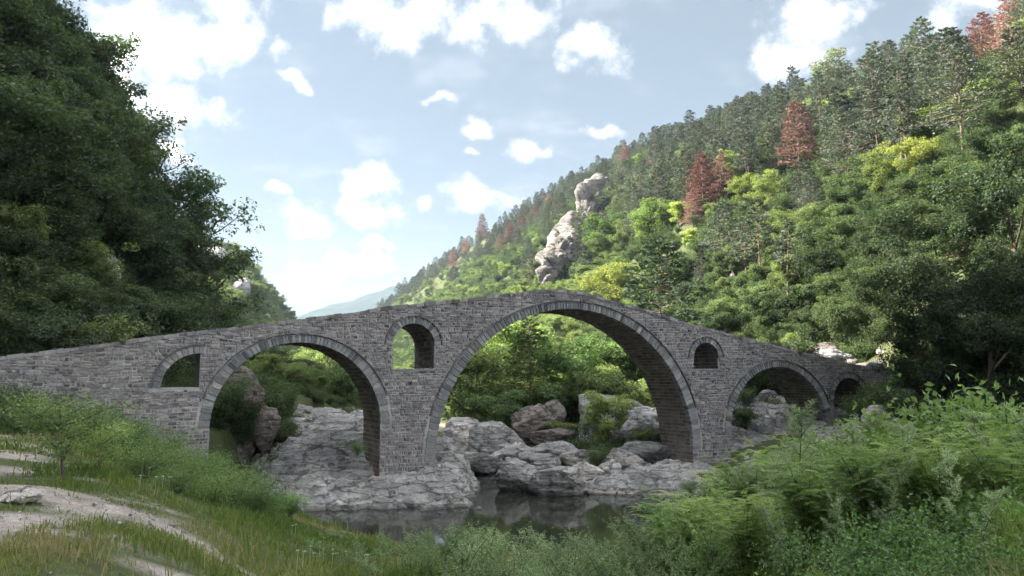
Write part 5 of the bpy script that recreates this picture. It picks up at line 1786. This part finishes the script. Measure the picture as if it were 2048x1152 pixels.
for (px, Y, h_) in [(900, 15, 1.15), (960, 14, 1.2), (1010, 16, 1.2), (1060, 12, .95), (1110, 15, 1.1), (1160, 13, 1.05), (1210, 15.5, 1.2), (1260, 13.5, 1.15), (1310, 11.8, 1.0), (1000, 11.5, .85), (930, 18.5, 1.2), (1180, 10.5, .75), (1250, 10, .75), (1340, 9.6, .8), (1090, 18, 1.2), (880, 12.5, .9), (840, 16, 1.0), (1420, 11.5, 1.0), (740, 19, .75), (790, 21, .9), (1380, 15.2, 1.2), (1280, 17.5, 1.3), (1150, 19, 1.2), (860, 22, 1.1), (930, 12.2, 1.15), (1040, 13.6, 1.25), (1130, 12.2, 1.15), (1225, 11.6, 1.15), (1300, 14.6, 1.35), (980, 17.2, 1.3), (880, 14.2, 1.2), (1080, 10.4, .85), (1190, 14.5, 1.3), (830, 13.2, .95), (1370, 10.6, 1.1), (700, 16, .7), (650, 18, .7), (760, 12.5, .7)]:
    where_ = 'left of the pool' if px < 800 else ('before the left half of the pool' if px < 1000 else 'before the rocks in the pool' if px < 1200 else 'right of the pool')
    tone_ = 'tall' if h_ > 1.1 else 'short'
    near('bank_weed', MUG[3 + RF.randint(2)], px, Y, h_ * 1.1, 1.3, lerp((.085, .135, .055), (.15, .19, .11), RF.uniform()), f'{tone_} grey-green weed clump on the near bank {where_}', 'weed', f'{G_W}, {tone_}, {where_}', ('stalk', 'leaves'), 1.25)
near('silver_weed', MUG[4], 1030, 8.2, .55, 1.5, (.30, .34, .29), 'silvery pale weed clump at the bottom of the picture', 'weed', parts=('stalk', 'leaves'), h0=1.1)
G_B = 'low leafy plants at the bottom right'
for (px, Y, h_) in [(1420, 8.3, .65), (1520, 7.8, .6), (1650, 7.6, .6), (1780, 7.2, .6), (1900, 6.9, .55), (2000, 7.0, .6), (1350, 8.6, .55), (1600, 8.6, .7), (1840, 7.9, .75), (1960, 7.9, .8), (1730, 8.1, .75), (2040, 7.6, .8), (1890, 7.4, .6), (1480, 7.2, .5), (1690, 7.0, .5), (1960, 6.6, .5), (1560, 7.0, .5), (1820, 6.6, .5)]:
    near('leafy_plant', LEAFY[RF.randint(3)], px, Y, h_, 1.1, lerp((.05, .10, .03), (.085, .14, .035), RF.uniform()), 'low broad-leaved plant at the bottom right', 'plant', G_B, h0=1.0)
near('yellow_sprig', LEAFY[0], 1990, 7.2, .85, .3, (.12, .15, .02), 'yellow-green leafy sprig in the bottom right corner', 'plant', h0=1.0)
near('yellow_sprig', LEAFY[1], 1610, 7.4, .62, .4, (.11, .14, .02), 'small yellow-green sprig at the bottom below the tallest weed', 'plant', h0=1.0)
# left bank
near('young_tree', SAPL, 150, 15.5, 1.75, 1.25, (.085, .125, .035), 'young tree with glossy leaves beside the sandy path on the left', 'sapling', parts=('trunk', 'crown'), h0=1.9)
near('young_tree', SAPL, 215, 17.5, 1.25, 1.15, (.10, .135, .032), 'small yellow-green sapling right of the young tree', 'sapling', parts=('trunk', 'crown'), h0=1.9)
G_S = 'soft green bushes on the left bank before the bridge wall'
for (px, Y, h_, wd) in [(270, 24, 1.3, 1.2), (330, 22.5, 1.1, 1.2), (400, 24, 1.4, 1.2), (470, 23, 1.3, 1.2), (520, 25.5, 1.4, 1.2), (300, 20, .9, 1.2), (370, 19.5, .85, 1.2), (440, 20.5, .95, 1.2), (210, 26, 1.3, 1.2), (560, 27.5, 1.0, 1.1), (250, 29, 1.4, 1.3), (330, 30, 1.3, 1.3), (410, 31, 1.2, 1.3), (480, 32, 1.1, 1.3)]:
    near('soft_bush', SOFT[RF.randint(3)], px, Y, h_, wd, lerp((.050, .085, .022), (.080, .12, .028), RF.uniform()), 'soft green bush on the left bank below the bridge wall', 'bush', G_S, h0=1.3)
G_D = 'dark bushes against the left end of the bridge wall'
for (px, Y, h_, wd) in [(20, 29, 1.6, 1.3), (80, 30, 1.5, 1.3), (140, 31, 1.3, 1.3), (-30, 27, 1.7, 1.3), (60, 26, 1.2, 1.3), (180, 32, 1.1, 1.3), (120, 27.5, 1.1, 1.3)]:
    near('dark_bush', SOFT[RF.randint(3)], px, Y, h_, wd, (.035, .058, .018), 'dark low bush against the left end of the bridge wall', 'bush', G_D, h0=1.3)
near('bright_bush', LOCUST[0], 592, 29.5, 1.0, 1.4, (.075, .15, .025), 'small bright green bush on the bank at the left end of the pool', 'bush')
# plants among the river rocks
for i, (px, py, Y, h_, lab) in enumerate([(1195, 930, 54, 1.5, 'green plants growing between the rocks under the main arch'), (985, 895, 60, .9, 'small tuft on the pale rock in the main arch'), (1270, 945, 50, .6, 'grass tuft at the foot of the right pier'), (1380, 985, 44, .9, 'green tuft on the rock in front of the right pier'), (715, 905, 43, .8, 'small plant growing at the foot of the left pier'), (470, 800, 46, 1.6, 'green plants overgrowing the top of the rock pillar in the left arch'), (1490, 800, 64, 1.4, 'leafy plants over the rocks in the right arch')]):
    q = at(px, py, Y)
    plant('rock_plant', SOFT[i % 3], (q[0], q[1], q[2] - .1), (h_ / 1.3, h_ / 1.3, h_ / 1.3), i, (.06, .095, .03), lab, 'plant', None, ('stems', 'foliage'))

# weeds rooted in the joints of the bridge
for i, (px, py, h_, lab) in enumerate([(660, 640, .34, 'small weed on the bridge edge above the left arch'), (905, 604, .3, 'tuft on the bridge edge left of the crown'), (1245, 612, .34, 'tuft on the bridge edge right of the crown'), (1480, 678, .4, 'weed on the bridge edge above the right arch'), (1600, 708, .4, 'weed on the bridge edge near its right end'), (480, 656, .35, 'tuft on the bridge edge left of the left arch'), (245, 688, .4, 'weed on the wall edge near its left end'), (820, 768, .22, 'small weed in the joint below the tall flood opening'), (1425, 765, .22, 'small weed in the joint below the right flood opening'), (560, 668, .2, 'tiny weed above the ring of the left arch'), (1660, 735, .3, 'weed above the small right opening')]):
    s_, z_ = on_face(px, py)
    q = bw(s_, -.03, z_)
    plant('wall_weed', SOFT[i % 3], (q[0], q[1], q[2] - .04), (h_ / 1.6, h_ / 1.6, h_ / 1.3), i, (.06, .085, .028), lab, 'weed', None, ('stems', 'foliage'))
# grass: blades with their own bend, colour from fresh to straw
def grass_mesh(n, ylo, yhi, seed):
    r_ = np.random.RandomState(seed)
    Y = ylo * (yhi / ylo) ** r_.uniform(size=n)
    X = r_.uniform(-.72, .72, n) * Y
    sd = seg_dist(X, Y, RIVER, True); ins = in_poly(X, Y, RIVER)
    wb = (X - P0[0]) * NB[0] + (Y - P0[1]) * NB[1]
    bm_ = bare_mask(X, Y)
    dens_ = np.clip(.62 + .9 * fbm2(X, Y, 1.5, 3, 91), .06, 1) * (1 - .94 * np.clip(bm_ * 1.6, 0, 1))
    tuft = np.clip(fbm2(X, Y, .7, 3, 95) * 3.2 - .75, 0, 1)
    dens_ = np.maximum(dens_, tuft * .8)
    dl = seg_dist(X, Y, np.array(LEFT_BANK), False); dr2 = seg_dist(X, Y, np.array(RIGHT_BANK), False)
    ok = (~ins) & (wb < -.4) & (r_.uniform(size=n) < dens_) & (dl < dr2) & (sd > .1)
    X, Y, bm_ = X[ok], Y[ok], bm_[ok]
    n = len(X)
    Z = height(X, Y) - .01
    tall = np.clip(.5 + .6 * fbm2(X, Y, 2.2, 2, 92), .15, 1.2)
    L_ = (.10 + .34 * r_.uniform(size=n) ** 1.6) * tall * (1 + .35 * (X > -3)) + (r_.uniform(size=n) > .97) * .2
    L_ *= np.where(bm_ > .3, .5, 1)
    W_ = (.0035 + .004 * r_.uniform(size=n)) * np.clip(Y / 10, 1, 2.2)
    az_ = r_.uniform(0, 6.28, n); be = r_.uniform(.1, .75, n)
    dx, dy = np.cos(az_), np.sin(az_)
    fx = r_.uniform(-.6, .6, n); sx_, sy_ = np.cos(fx), np.sin(fx)
    b0 = np.stack([X, Y, Z], -1)
    sv = np.stack([sx_, sy_, 0 * sx_], -1) * W_[:, None]
    dv = np.stack([dx, dy, 0 * dx], -1)
    m_ = b0 + dv * (L_ * be * .3)[:, None] + np.array([0, 0, 1]) * (L_ * .6)[:, None]
    t_ = b0 + dv * (L_ * be * .95)[:, None] + np.array([0, 0, 1]) * (L_ * (1 - .35 * be))[:, None]
    V = np.stack([b0 - sv, b0 + sv, m_ + sv * .8, m_ - sv * .8, t_], 1).reshape(-1, 3)
    i5 = np.arange(n)[:, None] * 5
    f4 = i5 + np.array([0, 1, 2, 3]); f3 = i5 + np.array([3, 2, 4])
    tn = np.clip(.36 + .5 * fbm2(X, Y, 3.5, 3, 93) + r_.normal(size=n) * .17, 0, 1)
    g_ = Geo()
    g_.v, g_.f4, g_.f3, g_.c, g_.n = [V], [f4], [f3], [np.repeat(tn, 5)], len(V)
    return g_
def grass_material():
    m, k, out = new_mat('grass_blade')
    at_ = k.n('ShaderNodeAttribute', attribute_name='tint')
    c = k.ramp(at_.outputs['Fac'], [(0.0, (.08, .145, .035)), (.45, (.145, .20, .052)), (.75, (.23, .25, .085)), (1.0, (.36, .31, .17))])
    df = k.n('ShaderNodeBsdfDiffuse'); k.put(df.inputs[0], c)
    tr = k.n('ShaderNodeBsdfTranslucent'); k.put(tr.inputs[0], c)
    mx = k.n('ShaderNodeMixShader'); mx.inputs[0].default_value = .35
    k.link(df.outputs[0], mx.inputs[1]); k.link(tr.outputs[0], mx.inputs[2]); k.link(mx.outputs[0], out.inputs[0])
    return m
M_GRASS = grass_material()
link('grass', grass_mesh(330000, 5.2, 40, 7).mesh('grass', [M_GRASS]), kind='stuff', label='mixed green and straw-coloured grass on the near bank')

# small stones on the bare patches
pv, pf = ICO[3] if False else ico(2)
pg = Geo()
n = 1500
Y = RF.uniform(7, 26, n); X = RF.uniform(-.66, .02, n) * Y
bmk = bare_mask(X, Y)
for x, y, b_ in zip(X, Y, bmk):
    if b_ < .35 or RF.uniform() > .8:
        continue
    s_ = RF.uniform(.008, .03) * (2.2 if RF.uniform() > .95 else 1)
    pg.add(pv * s_ * np.array([1, RF.uniform(.7, 1.2), .6]) * (1 + .25 * RF.normal(size=(len(pv), 1))) + np.array([x, y, hgt(x, y) + s_ * .2]), None, pf, RF.uniform())
link('gravel', pg.mesh('gravel', [M_ROCKP], True), kind='stuff', label='loose pebbles on the bare sandy patches')

# white umbels among the grass
ug_ = Geo()
for (px, Y) in [(690, 17), (700, 17.4), (640, 16), (655, 18), (580, 20), (720, 16.5), (610, 14), (1250, 12), (760, 14), (350, 18), (380, 21), (310, 19), (300, 16.5), (1040, 9.5), (1085, 9.2), (940, 10), (1160, 11.4)]:
    for _ in range(2):
        x = (px + RF.uniform(-20, 20) - 1024) / F * Y; y = Y + RF.uniform(-.4, .4); z_ = hgt(x, y); h_ = RF.uniform(.3, .5)
        tube(ug_, [[x, y, z_], [x + .02, y, z_ + h_ * .5], [x + .03, y, z_ + h_]], [.003, .0025, .002], 3, tint=.3)
        nn = 16
        c_ = np.array([x + .03, y, z_ + h_]) + RF.normal(size=(nn, 3)) * np.array([.018, .018, .004])
        leaves(ug_, c_, RF.normal(size=(nn, 3)), np.tile([0, 0, 1.0], (nn, 1)) + RF.normal(size=(nn, 3)) * .3, .016, .016, 1.0)
link('white_umbels', ug_.mesh('white_umbels', [simple_mat('umbel_white', (.62, .62, .55), .8)]), kind='stuff', label='scattered white flower heads in the grass')

# ------------------------------------------------------------------ the person resting at the right end of the bridge
def make_person(px, py, Y):
    q = at(px, py, Y)
    J = {'pelvis': (0, 0, .0), 'belly': (0, -.03, .18), 'chest': (0, -.08, .36), 'neck': (0, -.13, .51), 'head0': (0, -.17, .60), 'head1': (0, -.20, .70),
         'shl': (-.17, -.09, .44), 'ell': (-.25, -.22, .22), 'wrl': (-.12, -.40, .13), 'hal': (-.06, -.45, .11),
         'shr': (.17, -.09, .44), 'elr': (.25, -.22, .22), 'wrr': (.12, -.40, .13), 'har': (.06, -.45, .11),
         'hil': (-.10, 0, -.01), 'knl': (-.15, -.40, .06), 'anl': (-.13, -.36, -.36), 'tol': (-.13, -.52, -.42),
         'hir': (.10, 0, -.01), 'knr': (.15, -.40, .06), 'anr': (.13, -.36, -.36), 'tor': (.13, -.52, -.42)}
    rad = dict(pelvis=.14, belly=.135, chest=.15, neck=.06, head0=.085, head1=.09, shl=.065, ell=.047, wrl=.035, hal=.035, shr=.065, elr=.047, wrr=.035, har=.035,
               hil=.10, knl=.068, anl=.045, tol=.035, hir=.10, knr=.068, anr=.045, tor=.035)
    E = [('pelvis', 'belly'), ('belly', 'chest'), ('chest', 'neck'), ('neck', 'head0'), ('head0', 'head1'), ('chest', 'shl'), ('shl', 'ell'), ('ell', 'wrl'), ('wrl', 'hal'),
         ('chest', 'shr'), ('shr', 'elr'), ('elr', 'wrr'), ('wrr', 'har'), ('pelvis', 'hil'), ('hil', 'knl'), ('knl', 'anl'), ('anl', 'tol'), ('pelvis', 'hir'), ('hir', 'knr'), ('knr', 'anr'), ('anr', 'tor')]
    names = list(J)
    me = bpy.data.meshes.new('person_skeleton')
    me.from_pydata([J[n_] for n_ in names], [(names.index(a), names.index(b)) for a, b in E], [])
    o = bpy.data.objects.new('person_build', me); COL.objects.link(o)
    md = o.modifiers.new('skin', 'SKIN')
    for i, n_ in enumerate(names):
        me.skin_vertices[0].data[i].radius = (rad[n_], rad[n_])
        me.skin_vertices[0].data[i].use_root = n_ == 'pelvis'
    o.modifiers.new('sub', 'SUBSURF').levels = 2
    dg = bpy.context.evaluated_depsgraph_get(); dg.update()
    body = bpy.data.meshes.new_from_object(o.evaluated_get(dg))
    bpy.data.objects.remove(o)
    skin = simple_mat('skin', (.42, .26, .19), .6); shirt = simple_mat('white_shirt', (.72, .74, .78), .9); trousers = simple_mat('pale_shorts', (.35, .33, .33), .9); hair = simple_mat('dark_hair', (.02, .018, .018), .7)
    body.materials.clear()
    for m in (skin, shirt, trousers):
        body.materials.append(m)
    for p in body.polygons:
        c = p.center
        arm = abs(c.x) > .16 and c.z > .12 and c.y < -.14
        p.material_index = 1 if (c.z > .06 and c.z < .50 and c.y > -.33 and not (arm and c.z < .30)) else (2 if (c.z < .16 and c.y > -.36 and c.z > -.12) else 0)
        p.use_smooth = True
    r = link('person', body, loc=(q[0], q[1], q[2]), label='person in a white shirt sitting on the rocks at the right end of the bridge', category='person')
    r.rotation_euler = (0, 0, R(-18))
    v, f = ICO[3]
    v = v * np.array([.098, .108, .10]); cut = (v[:, 2] > -.01) | (v[:, 1] > .02)
    fm = cut[f].all(1)
    hm = mesh_np('hair', v + np.array([0, -.185, .70]), f[fm], [hair], None, True)
    link('hair', hm, r)
    return r
per = make_person(1760, 712, 61.0)
rock(1762, 742, 46, 22, 60.9, M_ROCK, 'rock the person in the white shirt sits on', 777, .8, .2, 'boulder')

# ------------------------------------------------------------------ summer haze in the valley air
hz, k, out = new_mat('haze_air')
pv_ = k.n('ShaderNodeVolumePrincipled')
pv_.inputs['Color'].default_value = (.62, .78, 1.0, 1)
pv_.inputs['Density'].default_value = 0.00013
pv_.inputs['Anisotropy'].default_value = 0.2
k.link(pv_.outputs[0], out.inputs['Volume'])
bm = bmesh.new()
bmesh.ops.create_cube(bm, size=1.0)
bmesh.ops.transform(bm, matrix=Matrix.Translation((0, 1450, 198)) @ Matrix.Diagonal((3300, 4000, 402, 1)), verts=bm.verts)
me = bpy.data.meshes.new('haze'); bm.to_mesh(me); bm.free(); me.materials.append(hz)
link('haze', me, kind='stuff', label='thin summer haze filling the valley air')
